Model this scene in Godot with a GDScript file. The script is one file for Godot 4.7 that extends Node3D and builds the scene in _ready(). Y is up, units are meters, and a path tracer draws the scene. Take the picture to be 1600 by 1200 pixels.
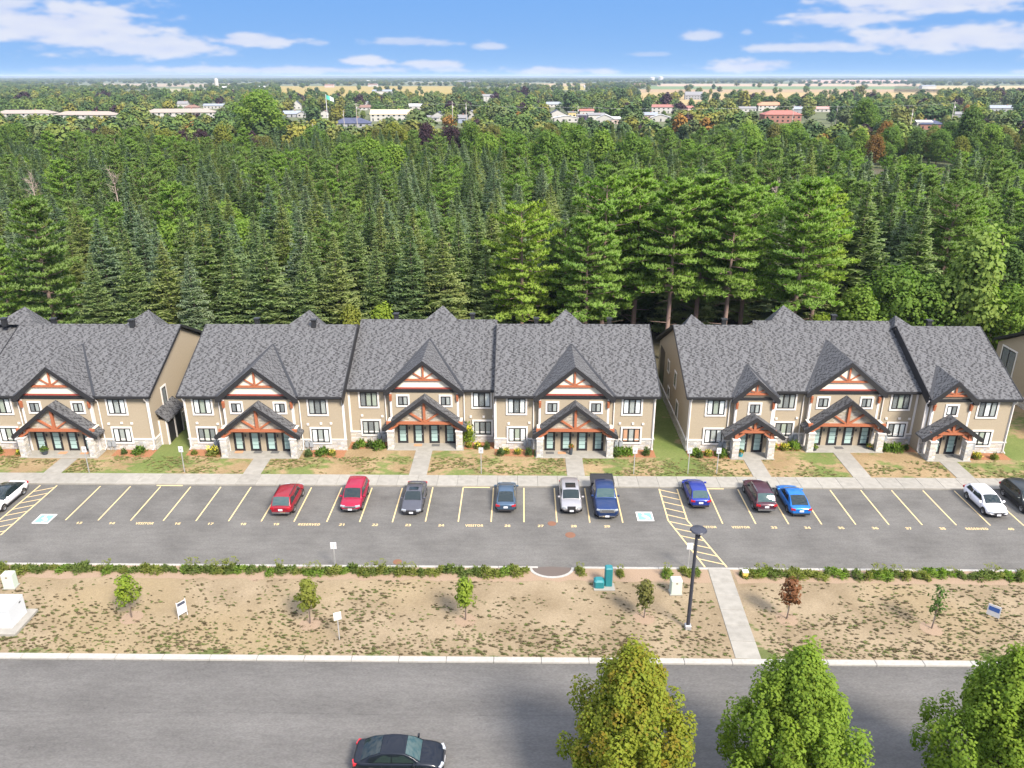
extends Node3D

# ------------------------------------------------------------------ mesh builder
class MB:
	var v := PackedVector3Array()
	var n := PackedVector3Array()
	var uv := PackedVector2Array()
	var c := PackedColorArray()
	var col := Color(1, 1, 1)

	func tri(a: Vector3, b: Vector3, d: Vector3, ua := Vector2.ZERO, ub := Vector2.ZERO, ud := Vector2.ZERO) -> void:
		var nn := (b - a).cross(d - a).normalized()
		v.append(a); v.append(d); v.append(b)
		n.append(nn); n.append(nn); n.append(nn)
		uv.append(ua); uv.append(ud); uv.append(ub)
		c.append(col); c.append(col); c.append(col)

	func tri_n(a: Vector3, b: Vector3, d: Vector3, na: Vector3, nb: Vector3, nd: Vector3) -> void:
		v.append(a); v.append(d); v.append(b)
		n.append(na); n.append(nd); n.append(nb)
		uv.append(Vector2.ZERO); uv.append(Vector2.ZERO); uv.append(Vector2.ZERO)
		c.append(col); c.append(col); c.append(col)

	# a leaf or needle spray: wound and shaded towards the outside of its crown
	func leaf(a: Vector3, b: Vector3, d: Vector3, out: Vector3) -> void:
		var g := (b - a).cross(d - a).normalized()
		var o := out.normalized()
		if g.dot(o) < 0.0:
			g = -g
			var sw := b
			b = d
			d = sw
		var nn := (g * 0.45 + o * 0.75).normalized()
		tri_n(a, b, d, nn, nn, nn)

	func quad(a: Vector3, b: Vector3, d: Vector3, e: Vector3) -> void:
		var lu := (b - a).length()
		var lv := (e - a).length()
		tri(a, b, d, Vector2(0, 0), Vector2(lu, 0), Vector2(lu, lv))
		tri(a, d, e, Vector2(0, 0), Vector2(lu, lv), Vector2(0, lv))

	# quad with uv measured in metres along axes au (horizontal) and av (up the slope) from origin o
	func quad_uv(a: Vector3, b: Vector3, d: Vector3, e: Vector3, au: Vector3, av: Vector3) -> void:
		var f := func(p: Vector3) -> Vector2: return Vector2(p.dot(au), p.dot(av))
		tri(a, b, d, f.call(a), f.call(b), f.call(d))
		tri(a, d, e, f.call(a), f.call(d), f.call(e))

	func tri_uv(a: Vector3, b: Vector3, d: Vector3, au: Vector3, av: Vector3) -> void:
		tri(a, b, d, Vector2(a.dot(au), a.dot(av)), Vector2(b.dot(au), b.dot(av)), Vector2(d.dot(au), d.dot(av)))

	func box(o: Vector3, s: Vector3, bs := Basis.IDENTITY) -> void:
		var x := bs.x * s.x * 0.5
		var y := bs.y * s.y * 0.5
		var z := bs.z * s.z * 0.5
		quad(o - x - y + z, o + x - y + z, o + x + y + z, o - x + y + z)
		quad(o + x - y - z, o - x - y - z, o - x + y - z, o + x + y - z)
		quad(o + x - y + z, o + x - y - z, o + x + y - z, o + x + y + z)
		quad(o - x - y - z, o - x - y + z, o - x + y + z, o - x + y - z)
		quad(o - x + y + z, o + x + y + z, o + x + y - z, o - x + y - z)
		quad(o - x - y - z, o + x - y - z, o + x - y + z, o - x - y + z)

	func bx(x0: float, x1: float, y0: float, y1: float, z0: float, z1: float) -> void:
		box(Vector3((x0 + x1) / 2, (y0 + y1) / 2, (z0 + z1) / 2), Vector3(x1 - x0, y1 - y0, z1 - z0))

	# square bar from a to b; w is across, h along "up"
	func beam(a: Vector3, b: Vector3, w: float, h: float, hint := Vector3.UP) -> void:
		var d := (b - a).normalized()
		var s := d.cross(hint)
		if s.length() < 0.01:
			s = Vector3.RIGHT
		s = s.normalized()
		var u := s.cross(d).normalized()
		box((a + b) / 2, Vector3(w, h, (b - a).length()), Basis(s, u, -d))

	# box with chamfered vertical and top edges
	func soft_box(o: Vector3, s: Vector3, r: float) -> void:
		var rings := []
		for k in [[-0.5, 0.0], [0.5, 0.0], [0.5, r]]:
			var hx: float = s.x / 2 - (k[1] as float)
			var hz: float = s.z / 2 - (k[1] as float)
			var y: float = o.y + s.y * (k[0] as float)
			if k[0] == 0.5 and k[1] == 0.0:
				y -= r
			var q := r * 0.8
			rings.append([Vector3(o.x - hx + q, y, o.z + hz), Vector3(o.x + hx - q, y, o.z + hz), Vector3(o.x + hx, y, o.z + hz - q), Vector3(o.x + hx, y, o.z - hz + q), Vector3(o.x + hx - q, y, o.z - hz), Vector3(o.x - hx + q, y, o.z - hz), Vector3(o.x - hx, y, o.z - hz + q), Vector3(o.x - hx, y, o.z + hz - q)])
		for i in 2:
			for j in 8:
				var k := (j + 1) % 8
				quad(rings[i][j], rings[i][k], rings[i + 1][k], rings[i + 1][j])
		for j in range(1, 7):
			tri(rings[2][0], rings[2][j], rings[2][j + 1])

	func tube(pts: Array, radii: Array, sides := 7) -> void:
		var rings := []
		for i in pts.size():
			var d: Vector3 = (pts[mini(i + 1, pts.size() - 1)] - pts[maxi(i - 1, 0)]).normalized()
			var s := d.cross(Vector3(0.13, 0.05, 0.99) if absf(d.z) < 0.9 else Vector3.RIGHT).normalized()
			var u := d.cross(s)
			var r := []
			for k in sides:
				var a := TAU * k / sides
				r.append(pts[i] + (s * cos(a) + u * sin(a)) * radii[i])
			rings.append(r)
		for i in pts.size() - 1:
			for k in sides:
				var k2 := (k + 1) % sides
				var p0: Vector3 = pts[i]
				var p1: Vector3 = pts[i + 1]
				tri_n(rings[i][k], rings[i][k2], rings[i + 1][k2], (rings[i][k] - p0).normalized(), (rings[i][k2] - p0).normalized(), (rings[i + 1][k2] - p1).normalized())
				tri_n(rings[i][k], rings[i + 1][k2], rings[i + 1][k], (rings[i][k] - p0).normalized(), (rings[i + 1][k2] - p1).normalized(), (rings[i + 1][k] - p1).normalized())
		var last: int = pts.size() - 1
		for k in range(1, sides - 1):
			tri(rings[last][0], rings[last][k], rings[last][k + 1])
			tri(rings[0][0], rings[0][k + 1], rings[0][k])

	# lathe round y: profile of (radius, height)
	func lathe(prof: Array, o: Vector3, sides := 14) -> void:
		for i in prof.size() - 1:
			for k in sides:
				var a0 := TAU * k / sides
				var a1 := TAU * (k + 1) / sides
				var p := func(q: Vector2, a: float) -> Vector3: return o + Vector3(q.x * sin(a), q.y, q.x * cos(a))
				quad(p.call(prof[i], a0), p.call(prof[i], a1), p.call(prof[i + 1], a1), p.call(prof[i + 1], a0))

	# polygon in (x, y) pushed out from z0 to z1
	func prism(poly: Array, z0: float, z1: float) -> void:
		var pp := PackedVector2Array(poly)
		if Geometry2D.is_polygon_clockwise(pp):
			pp.reverse()
		var t := Geometry2D.triangulate_polygon(pp)
		for i in range(0, t.size(), 3):
			var a := pp[t[i]]
			var b := pp[t[i + 1]]
			var d := pp[t[i + 2]]
			if (b - a).cross(d - a) < 0:
				var sw := b
				b = d
				d = sw
			tri(Vector3(a.x, a.y, z1), Vector3(b.x, b.y, z1), Vector3(d.x, d.y, z1), a, b, d)
			tri(Vector3(a.x, a.y, z0), Vector3(d.x, d.y, z0), Vector3(b.x, b.y, z0), a, d, b)
		for i in pp.size():
			var a := pp[i]
			var b := pp[(i + 1) % pp.size()]
			quad(Vector3(b.x, b.y, z0), Vector3(a.x, a.y, z0), Vector3(a.x, a.y, z1), Vector3(b.x, b.y, z1))

	# smooth sheet through rows of points
	func grid(rows: Array, closed := false) -> void:
		var h := rows.size()
		var w: int = rows[0].size()
		var nn := []
		for i in h:
			var r := PackedVector3Array()
			for j in w:
				var i0 := maxi(i - 1, 0)
				var i1 := mini(i + 1, h - 1)
				var j0 := (j - 1 + w) % w if closed else maxi(j - 1, 0)
				var j1 := (j + 1) % w if closed else mini(j + 1, w - 1)
				var du: Vector3 = rows[i][j1] - rows[i][j0]
				var dv: Vector3 = rows[i1][j] - rows[i0][j]
				var q := du.cross(dv)
				r.append(q.normalized() if q.length() > 1e-9 else Vector3.UP)
			nn.append(r)
		for i in h - 1:
			for j in (w if closed else w - 1):
				var k := (j + 1) % w
				tri_n(rows[i][j], rows[i][k], rows[i + 1][k], nn[i][j], nn[i][k], nn[i + 1][k])
				tri_n(rows[i][j], rows[i + 1][k], rows[i + 1][j], nn[i][j], nn[i + 1][k], nn[i + 1][j])

	func into(am: ArrayMesh, m: Material) -> ArrayMesh:
		var a := []
		a.resize(Mesh.ARRAY_MAX)
		a[Mesh.ARRAY_VERTEX] = v
		a[Mesh.ARRAY_NORMAL] = n
		a[Mesh.ARRAY_TEX_UV] = uv
		a[Mesh.ARRAY_COLOR] = c
		am.add_surface_from_arrays(Mesh.PRIMITIVE_TRIANGLES, a)
		am.surface_set_material(am.get_surface_count() - 1, m)
		return am

	func mesh(m: Material) -> ArrayMesh:
		return into(ArrayMesh.new(), m)


var M := {}
var taken := {}
var rng := RandomNumberGenerator.new()

func rnd(a: float, b: float) -> float:
	return rng.randf_range(a, b)

func numbered(called: String) -> String:
	if not taken.has(called):
		taken[called] = 0
		return called
	taken[called] += 1
	return "%s_%03d" % [called, taken[called]]

func tag(o: Node, label: String, category: String, group := "") -> void:
	o.set_meta("label", label)
	o.set_meta("category", category)
	if group:
		o.set_meta("group", group)

func thing(called: String, label: String, category: String, at: Vector3, turn := 0.0, group := "") -> Node3D:
	var o := Node3D.new()
	o.name = numbered(called)
	add_child(o)
	o.position = at
	o.rotation.y = turn
	tag(o, label, category, group)
	return o

func put(called: String, mesh: Mesh, parent: Node = null, at := Vector3.ZERO, over: Material = null) -> MeshInstance3D:
	var o := MeshInstance3D.new()
	o.mesh = mesh
	o.name = called
	if parent == null:
		o.name = numbered(called)
		add_child(o)
	else:
		parent.add_child(o, true)
	o.position = at
	if over:
		o.material_override = over
	return o

func structure(called: String, mesh: Mesh) -> MeshInstance3D:
	var o := put(called, mesh)
	o.set_meta("kind", "structure")
	return o

func copy(src: Node3D, label: String, at: Vector3, turn: float, sc := Vector3.ONE, group := "") -> Node3D:
	var r: Node3D = src.duplicate()
	r.name = numbered(String(src.name).rstrip("0123456789").trim_suffix("_"))
	add_child(r)
	r.position = at
	r.rotation.y = turn
	r.scale = sc
	if label:
		r.set_meta("label", label)
	if group:
		r.set_meta("group", group)
	return r

# ------------------------------------------------------------------ materials
func lin(r: float, g: float, b: float) -> Color:
	return Color(r, g, b).linear_to_srgb()

func mat(key: String, color: Color, rough := 0.8, metal := 0.0, spec := 0.5) -> StandardMaterial3D:
	var m := StandardMaterial3D.new()
	m.resource_name = key
	m.albedo_color = color
	m.roughness = rough
	m.metallic = metal
	m.metallic_specular = spec
	M[key] = m
	return m

func tex(im: Image) -> ImageTexture:
	return ImageTexture.create_from_image(im)

func noise(sd: int, freq: float, oct := 3) -> FastNoiseLite:
	var f := FastNoiseLite.new()
	f.seed = sd
	f.frequency = freq
	f.noise_type = FastNoiseLite.TYPE_SIMPLEX_SMOOTH
	f.fractal_octaves = oct
	return f

# a speckled picture whose tones run between two linear colours
func speckle(w: int, h: int, a: Color, b: Color, sd: int, coarse: float, grain: float) -> Image:
	var im := Image.create(w, h, false, Image.FORMAT_RGB8)
	var f := noise(sd, coarse, 4)
	var r := RandomNumberGenerator.new()
	r.seed = sd
	var bytes := PackedByteArray()
	bytes.resize(w * h * 3)
	var i := 0
	for y in h:
		for x in w:
			# four samples blended so that the tile wraps
			var u := float(x) / w
			var q := float(y) / h
			var t := lerpf(lerpf(f.get_noise_2d(x, y), f.get_noise_2d(x - w, y), u), lerpf(f.get_noise_2d(x, y - h), f.get_noise_2d(x - w, y - h), u), q)
			t = clampf(0.5 + t * 0.9 + (r.randf() - 0.5) * grain, 0, 1)
			var cc := a.lerp(b, t).linear_to_srgb()
			bytes[i] = int(cc.r * 255)
			bytes[i + 1] = int(cc.g * 255)
			bytes[i + 2] = int(cc.b * 255)
			i += 3
	im.set_data(w, h, false, Image.FORMAT_RGB8, bytes)
	return im

func tri_mat(key: String, im: Image, size: float, rough := 0.9) -> StandardMaterial3D:
	var m := mat(key, Color.WHITE, rough)
	m.albedo_texture = tex(im)
	m.uv1_triplanar = true
	m.uv1_world_triplanar = true
	m.uv1_scale = Vector3.ONE / size
	return m

func relief(key: String, sd: int, freq: float, strength: float, uvscale := 0.0) -> void:
	var im := noise(sd, freq, 4).get_seamless_image(256, 256)
	im.convert(Image.FORMAT_RGBA8)
	im.bump_map_to_normal_map(strength)
	M[key].normal_enabled = true
	M[key].normal_texture = tex(im)
	M[key].normal_scale = 0.6

func leaf_mat(key: String, color: Color, back := 1.1) -> StandardMaterial3D:
	var m := mat(key, color, 0.75, 0.0, 0.25)
	m.vertex_color_use_as_albedo = true
	m.cull_mode = BaseMaterial3D.CULL_DISABLED
	m.backlight_enabled = true
	m.backlight = Color(0.78, 0.86, 0.55) * back
	return m

func shingle_image() -> Image:
	var s := 1024
	var im := Image.create(s, s, false, Image.FORMAT_RGB8)
	var r := RandomNumberGenerator.new()
	r.seed = 11
	var rows := 44
	var hh := float(s) / rows
	for j in rows:
		var x := -r.randi_range(0, 40)
		while x < s:
			var w := r.randi_range(20, 46)
			var g := r.randf_range(0.080, 0.118)
			im.fill_rect(Rect2i(x, int(j * hh), w, int(hh) + 1), lin(g * 0.98, g, g * 1.05))
			x += w
		im.fill_rect(Rect2i(0, int(j * hh), s, 2), lin(0.06, 0.06, 0.063))
	# the darker blended tabs, each lapping two or three courses
	for j in rows:
		var x := r.randi_range(0, 90)
		while x < s:
			var w := r.randi_range(22, 46)
			var g := r.randf_range(0.030, 0.058)
			im.fill_rect(Rect2i(x, int(j * hh), w, int(hh * r.randf_range(1.0, 1.9))), lin(g, g, g * 1.06))
			x += w + r.randi_range(45, 150)
	# granules
	for i in 60000:
		var px := r.randi_range(0, s - 1)
		var py := r.randi_range(0, s - 1)
		im.set_pixel(px, py, im.get_pixel(px, py).lerp(Color(0.75, 0.75, 0.75) if r.randf() < 0.5 else Color(0.1, 0.1, 0.1), 0.25))
	return im

func stone_image(sd: int) -> Image:
	var s := 512
	var im := Image.create(s, s, false, Image.FORMAT_RGB8)
	im.fill(lin(0.26, 0.24, 0.21))
	var r := RandomNumberGenerator.new()
	r.seed = sd
	var y := 0
	while y < s:
		var h := r.randi_range(22, 48)
		var x := -r.randi_range(0, 60)
		while x < s:
			var w := r.randi_range(50, 150)
			var g := r.randf_range(0.28, 0.50)
			var warm := r.randf_range(-0.02, 0.07)
			im.fill_rect(Rect2i(x + 2, y + 2, w - 3, h - 3), lin(g + warm, g + warm * 0.5, g - warm * 0.4))
			x += w
		y += h
	var f := noise(sd, 0.05, 4)
	for j in s:
		for i in s:
			var p := im.get_pixel(i, j)
			var k := 1.0 + f.get_noise_2d(i, j) * 0.22
			im.set_pixel(i, j, Color(p.r * k, p.g * k, p.b * k))
	return im

func make_materials() -> void:
	var shingle := mat("shingle", Color.WHITE, 0.92, 0.0, 0.3)
	shingle.albedo_texture = tex(shingle_image())
	shingle.uv1_scale = Vector3(1 / 6.0, 1 / 6.0, 1)
	mat("roof_metal", lin(0.016, 0.017, 0.02), 0.5)
	mat("fascia", lin(0.014, 0.014, 0.016), 0.55)
	# lapped siding
	var bump := Image.create(64, 512, false, Image.FORMAT_RGBA8)
	for y in 512:
		var t := fmod(y, 64.0) / 64.0
		var hgt := 0.15 + 0.8 * t if t < 0.93 else 0.05
		bump.fill_rect(Rect2i(0, y, 64, 1), Color(hgt, hgt, hgt))
	bump.bump_map_to_normal_map(7.0)
	var sid := tri_mat("siding", speckle(256, 256, Color(0.272, 0.228, 0.165), Color(0.302, 0.256, 0.188), 5, 0.02, 0.15), 1.2, 0.75)
	sid.normal_enabled = true
	sid.normal_texture = tex(bump)
	sid.normal_scale = 0.7
	mat("trim", lin(0.594, 0.5715, 0.5535), 0.6)
	mat("cream", lin(0.612, 0.578, 0.493), 0.8)
	var wood := tri_mat("timber", speckle(128, 256, Color(0.261, 0.0792, 0.036), Color(0.351, 0.1215, 0.0558), 6, 0.03, 0.2), 0.8, 0.65)
	wood.resource_name = "timber"
	mat("red_band", lin(0.26, 0.05, 0.035), 0.6)
	tri_mat("stone", stone_image(3), 2.2, 0.9)
	tri_mat("stone_grey", stone_image(9), 2.0, 0.9)
	M["stone_grey"].albedo_color = lin(0.74, 0.70, 0.62)
	mat("black_frame", lin(0.012, 0.012, 0.014), 0.4)
	mat("door_black", lin(0.016, 0.015, 0.018), 0.45)
	var glass := mat("glass", Color(0.9, 0.95, 0.95, 0.12), 0.03, 0.0, 0.5)
	glass.transparency = BaseMaterial3D.TRANSPARENCY_ALPHA
	mat("curtain_pale", lin(0.62, 0.66, 0.66), 0.9)
	mat("curtain_grey", lin(0.22, 0.24, 0.23), 0.9)
	mat("dark_backing", lin(0.05, 0.055, 0.06), 0.9)  # flat dark sheet behind a pane, no room modelled behind it
	mat("curtain_green", lin(0.20, 0.24, 0.18), 0.9)
	mat("curtain_orange", lin(0.40, 0.16, 0.045), 0.9)
	mat("curtain_frost", lin(0.30, 0.42, 0.40), 0.6)
	var conc := tri_mat("concrete", speckle(512, 512, Color(0.2145, 0.2044, 0.181), Color(0.2769, 0.2652, 0.2379), 21, 0.012, 0.25), 5.0, 0.9)
	conc.resource_name = "concrete"
	tri_mat("kerb", speckle(256, 256, Color(0.256, 0.248, 0.228), Color(0.328, 0.32, 0.3), 22, 0.03, 0.25), 3.0, 0.9)
	tri_mat("mulch", speckle(256, 256, Color(0.132, 0.0484, 0.01936), Color(0.3696, 0.176, 0.088), 23, 0.08, 0.8), 1.6, 1.0)
	tri_mat("mulch_pale", speckle(256, 256, Color(0.18, 0.125, 0.082), Color(0.28, 0.205, 0.142), 24, 0.08, 0.8), 1.6, 1.0)
	tri_mat("bark", speckle(128, 256, Color(0.07, 0.05, 0.04), Color(0.16, 0.12, 0.10), 25, 0.06, 0.4), 1.2, 0.95)
	tri_mat("bark_pine", speckle(128, 256, Color(0.16, 0.105, 0.085), Color(0.32, 0.23, 0.20), 26, 0.06, 0.4), 1.2, 0.95)
	mat("bark_pale", lin(0.357, 0.323, 0.289), 0.9)
	mat("dead_wood", lin(0.30, 0.24, 0.21), 0.95)
	mat("line_paint", lin(0.5412, 0.41, 0.205), 0.8)
	mat("white_paint", lin(0.578, 0.578, 0.561), 0.8)
	mat("blue_paint", lin(0.15, 0.34, 0.55), 0.8)
	mat("rust", lin(0.15, 0.07, 0.04), 0.85)
	mat("galvanised", lin(0.42, 0.42, 0.43), 0.45, 0.5)
	mat("lamp_black", lin(0.03, 0.032, 0.045), 0.4)
	mat("lamp_lens", lin(0.5, 0.5, 0.5), 0.3)
	mat("box_white", lin(0.4576, 0.484, 0.5104), 0.5)
	mat("box_green", lin(0.416, 0.48, 0.416), 0.55)
	mat("teal", lin(0.012, 0.15, 0.17), 0.5)
	mat("yellow_box", lin(0.60, 0.40, 0.08), 0.6)
	mat("sign_white", lin(0.522, 0.522, 0.54), 0.5)
	mat("sign_blue", lin(0.03, 0.09, 0.30), 0.5)
	mat("sign_dark", lin(0.05, 0.06, 0.09), 0.5)
	mat("tyre", lin(0.012, 0.012, 0.012), 0.85)
	mat("rim", lin(0.40, 0.41, 0.43), 0.35, 0.8)
	mat("car_glass", lin(0.010, 0.018, 0.020), 0.06, 0.0, 0.5)
	mat("car_glass_pale", lin(0.03, 0.06, 0.06), 0.06, 0.0, 0.6)
	mat("plastic_black", lin(0.018, 0.018, 0.02), 0.6)
	mat("head_lamp", lin(0.36, 0.39, 0.42), 0.1, 0.3)
	mat("tail_lamp", lin(0.32, 0.008, 0.015), 0.15)
	mat("plate", lin(0.55, 0.56, 0.6), 0.5)
	mat("chrome", lin(0.55, 0.56, 0.58), 0.15, 1.0)
	mat("pot_dark", lin(0.04, 0.05, 0.06), 0.5)
	mat("pot_teal", lin(0.03, 0.25, 0.32), 0.5)
	mat("mat_brown", lin(0.16, 0.10, 0.07), 0.95)
	mat("mat_grey", lin(0.09, 0.09, 0.09), 0.95)
	mat("mat_orange", lin(0.42, 0.22, 0.12), 0.95)
	mat("meter_grey", lin(0.26, 0.28, 0.30), 0.5)
	mat("petal_red", lin(0.45, 0.02, 0.02), 0.7)
	for k in [["spruce_a", 0.21, 0.275, 0.112], ["spruce_b", 0.195, 0.265, 0.16], ["spruce_c", 0.245, 0.29, 0.108], ["spruce_d", 0.16, 0.225, 0.098], ["spruce_e", 0.23, 0.29, 0.175],
			["pine_a", 0.19, 0.295, 0.068], ["pine_b", 0.24, 0.33, 0.062], ["pine_c", 0.17, 0.25, 0.075], ["leaf_a", 0.115, 0.19, 0.035], ["leaf_b", 0.16, 0.245, 0.04], ["leaf_c", 0.09, 0.15, 0.038], ["leaf_d", 0.19, 0.21, 0.04], ["leaf_e", 0.15, 0.15, 0.045], ["leaf_bright", 0.20, 0.27, 0.035], ["leaf_maple", 0.205, 0.238, 0.028], ["leaf_maple_b", 0.17, 0.25, 0.032], ["leaf_poplar", 0.2, 0.28, 0.065],
			["leaf_rust", 0.20, 0.09, 0.045], ["leaf_purple", 0.06, 0.035, 0.045], ["leaf_orange", 0.21, 0.12, 0.035], ["shrub_a", 0.13, 0.175, 0.045], ["shrub_b", 0.19, 0.215, 0.05], ["shrub_c", 0.1, 0.145, 0.05], ["grey_twig", 0.22, 0.19, 0.16]]:
		leaf_mat(k[0], lin(k[1], k[2], k[3]))
	mat("h_w", lin(0.37, 0.365, 0.35)); mat("h_grey", lin(0.24, 0.248, 0.264)); mat("h_yel", lin(0.44, 0.36, 0.176)); mat("h_dark", lin(0.048, 0.032, 0.072)); mat("h_pink", lin(0.44, 0.336, 0.304)); mat("h_brick", lin(0.24, 0.112, 0.088)); mat("h_blue2", lin(0.24, 0.28, 0.36))
	mat("r_tan", lin(0.255, 0.2167, 0.187)); mat("r_grey", lin(0.17, 0.17, 0.1785)); mat("r_brown", lin(0.17, 0.09775, 0.0765)); mat("r_bluegrey", lin(0.204, 0.2295, 0.272)); mat("r_slate", lin(0.051, 0.0595, 0.0935)); mat("r_blue", lin(0.04675, 0.05525, 0.102)); mat("r_cream", lin(0.476, 0.3995, 0.2805)); mat("r_w", lin(0.442, 0.4505, 0.4675)); mat("r_red", lin(0.26, 0.095, 0.075)); mat("r_redbrown", lin(0.238, 0.102, 0.085)); mat("r_orange", lin(0.34, 0.17, 0.102)); mat("r_pinkroof", lin(0.357, 0.204, 0.187))

# ------------------------------------------------------------------ ground pictures
func ground_image(w: int, h: int, x0: float, x1: float, z0: float, z1: float, tone: Callable, sd: int, grain: float) -> Image:
	var r := RandomNumberGenerator.new()
	r.seed = sd
	var bytes := PackedByteArray()
	bytes.resize(w * h * 3)
	var i := 0
	for y in h:
		var z := lerpf(z0, z1, (y + 0.5) / h)
		for x in w:
			var cc: Color = tone.call(lerpf(x0, x1, (x + 0.5) / w), z)
			var k := 1.0 + (r.randf() - 0.5) * grain
			bytes[i] = clampi(int(sqrt_srgb(cc.r * k) * 255), 0, 255)
			bytes[i + 1] = clampi(int(sqrt_srgb(cc.g * k) * 255), 0, 255)
			bytes[i + 2] = clampi(int(sqrt_srgb(cc.b * k) * 255), 0, 255)
			i += 3
	var im := Image.create(w, h, false, Image.FORMAT_RGB8)
	im.set_data(w, h, false, Image.FORMAT_RGB8, bytes)
	return im

func sqrt_srgb(x: float) -> float:
	return 1.055 * pow(maxf(x, 0.0032), 1 / 2.4) - 0.055

func sheet(called: String, x0: float, x1: float, z0: float, z1: float, y: float, m: Material, thick := 0.0) -> MeshInstance3D:
	var b := MB.new()
	b.tri(Vector3(x0, y, z1), Vector3(x1, y, z1), Vector3(x1, y, z0), Vector2(0, 1), Vector2(1, 1), Vector2(1, 0))
	b.tri(Vector3(x0, y, z1), Vector3(x1, y, z0), Vector3(x0, y, z0), Vector2(0, 1), Vector2(1, 0), Vector2(0, 0))
	if thick > 0.0:
		b.quad(Vector3(x0, y - thick, z1), Vector3(x1, y - thick, z1), Vector3(x1, y, z1), Vector3(x0, y, z1))
		b.quad(Vector3(x1, y - thick, z0), Vector3(x0, y - thick, z0), Vector3(x0, y, z0), Vector3(x1, y, z0))
		b.quad(Vector3(x1, y - thick, z1), Vector3(x1, y - thick, z0), Vector3(x1, y, z0), Vector3(x1, y, z1))
		b.quad(Vector3(x0, y - thick, z0), Vector3(x0, y - thick, z1), Vector3(x0, y, z1), Vector3(x0, y, z0))
	return structure(called, b.mesh(m))

func picture_mat(key: String, im: Image, rough := 0.95) -> StandardMaterial3D:
	var m := mat(key, Color.WHITE, rough, 0.0, 0.3)
	m.albedo_texture = tex(im)
	m.texture_repeat = false
	return m

const WALKS := [[-44.2, -68.6], [-25.3, -69.2], [-9.65, -70.9], [5.2, -69.3], [22.6, -69.35], [31.9, -71.0], [41.5, -69.1]]

func green_at(x: float, z: float, f1: FastNoiseLite, f2: FastNoiseLite) -> float:
	return f1.get_noise_2d(x, z) * 0.9 + f2.get_noise_2d(x, z) * 0.5

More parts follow.
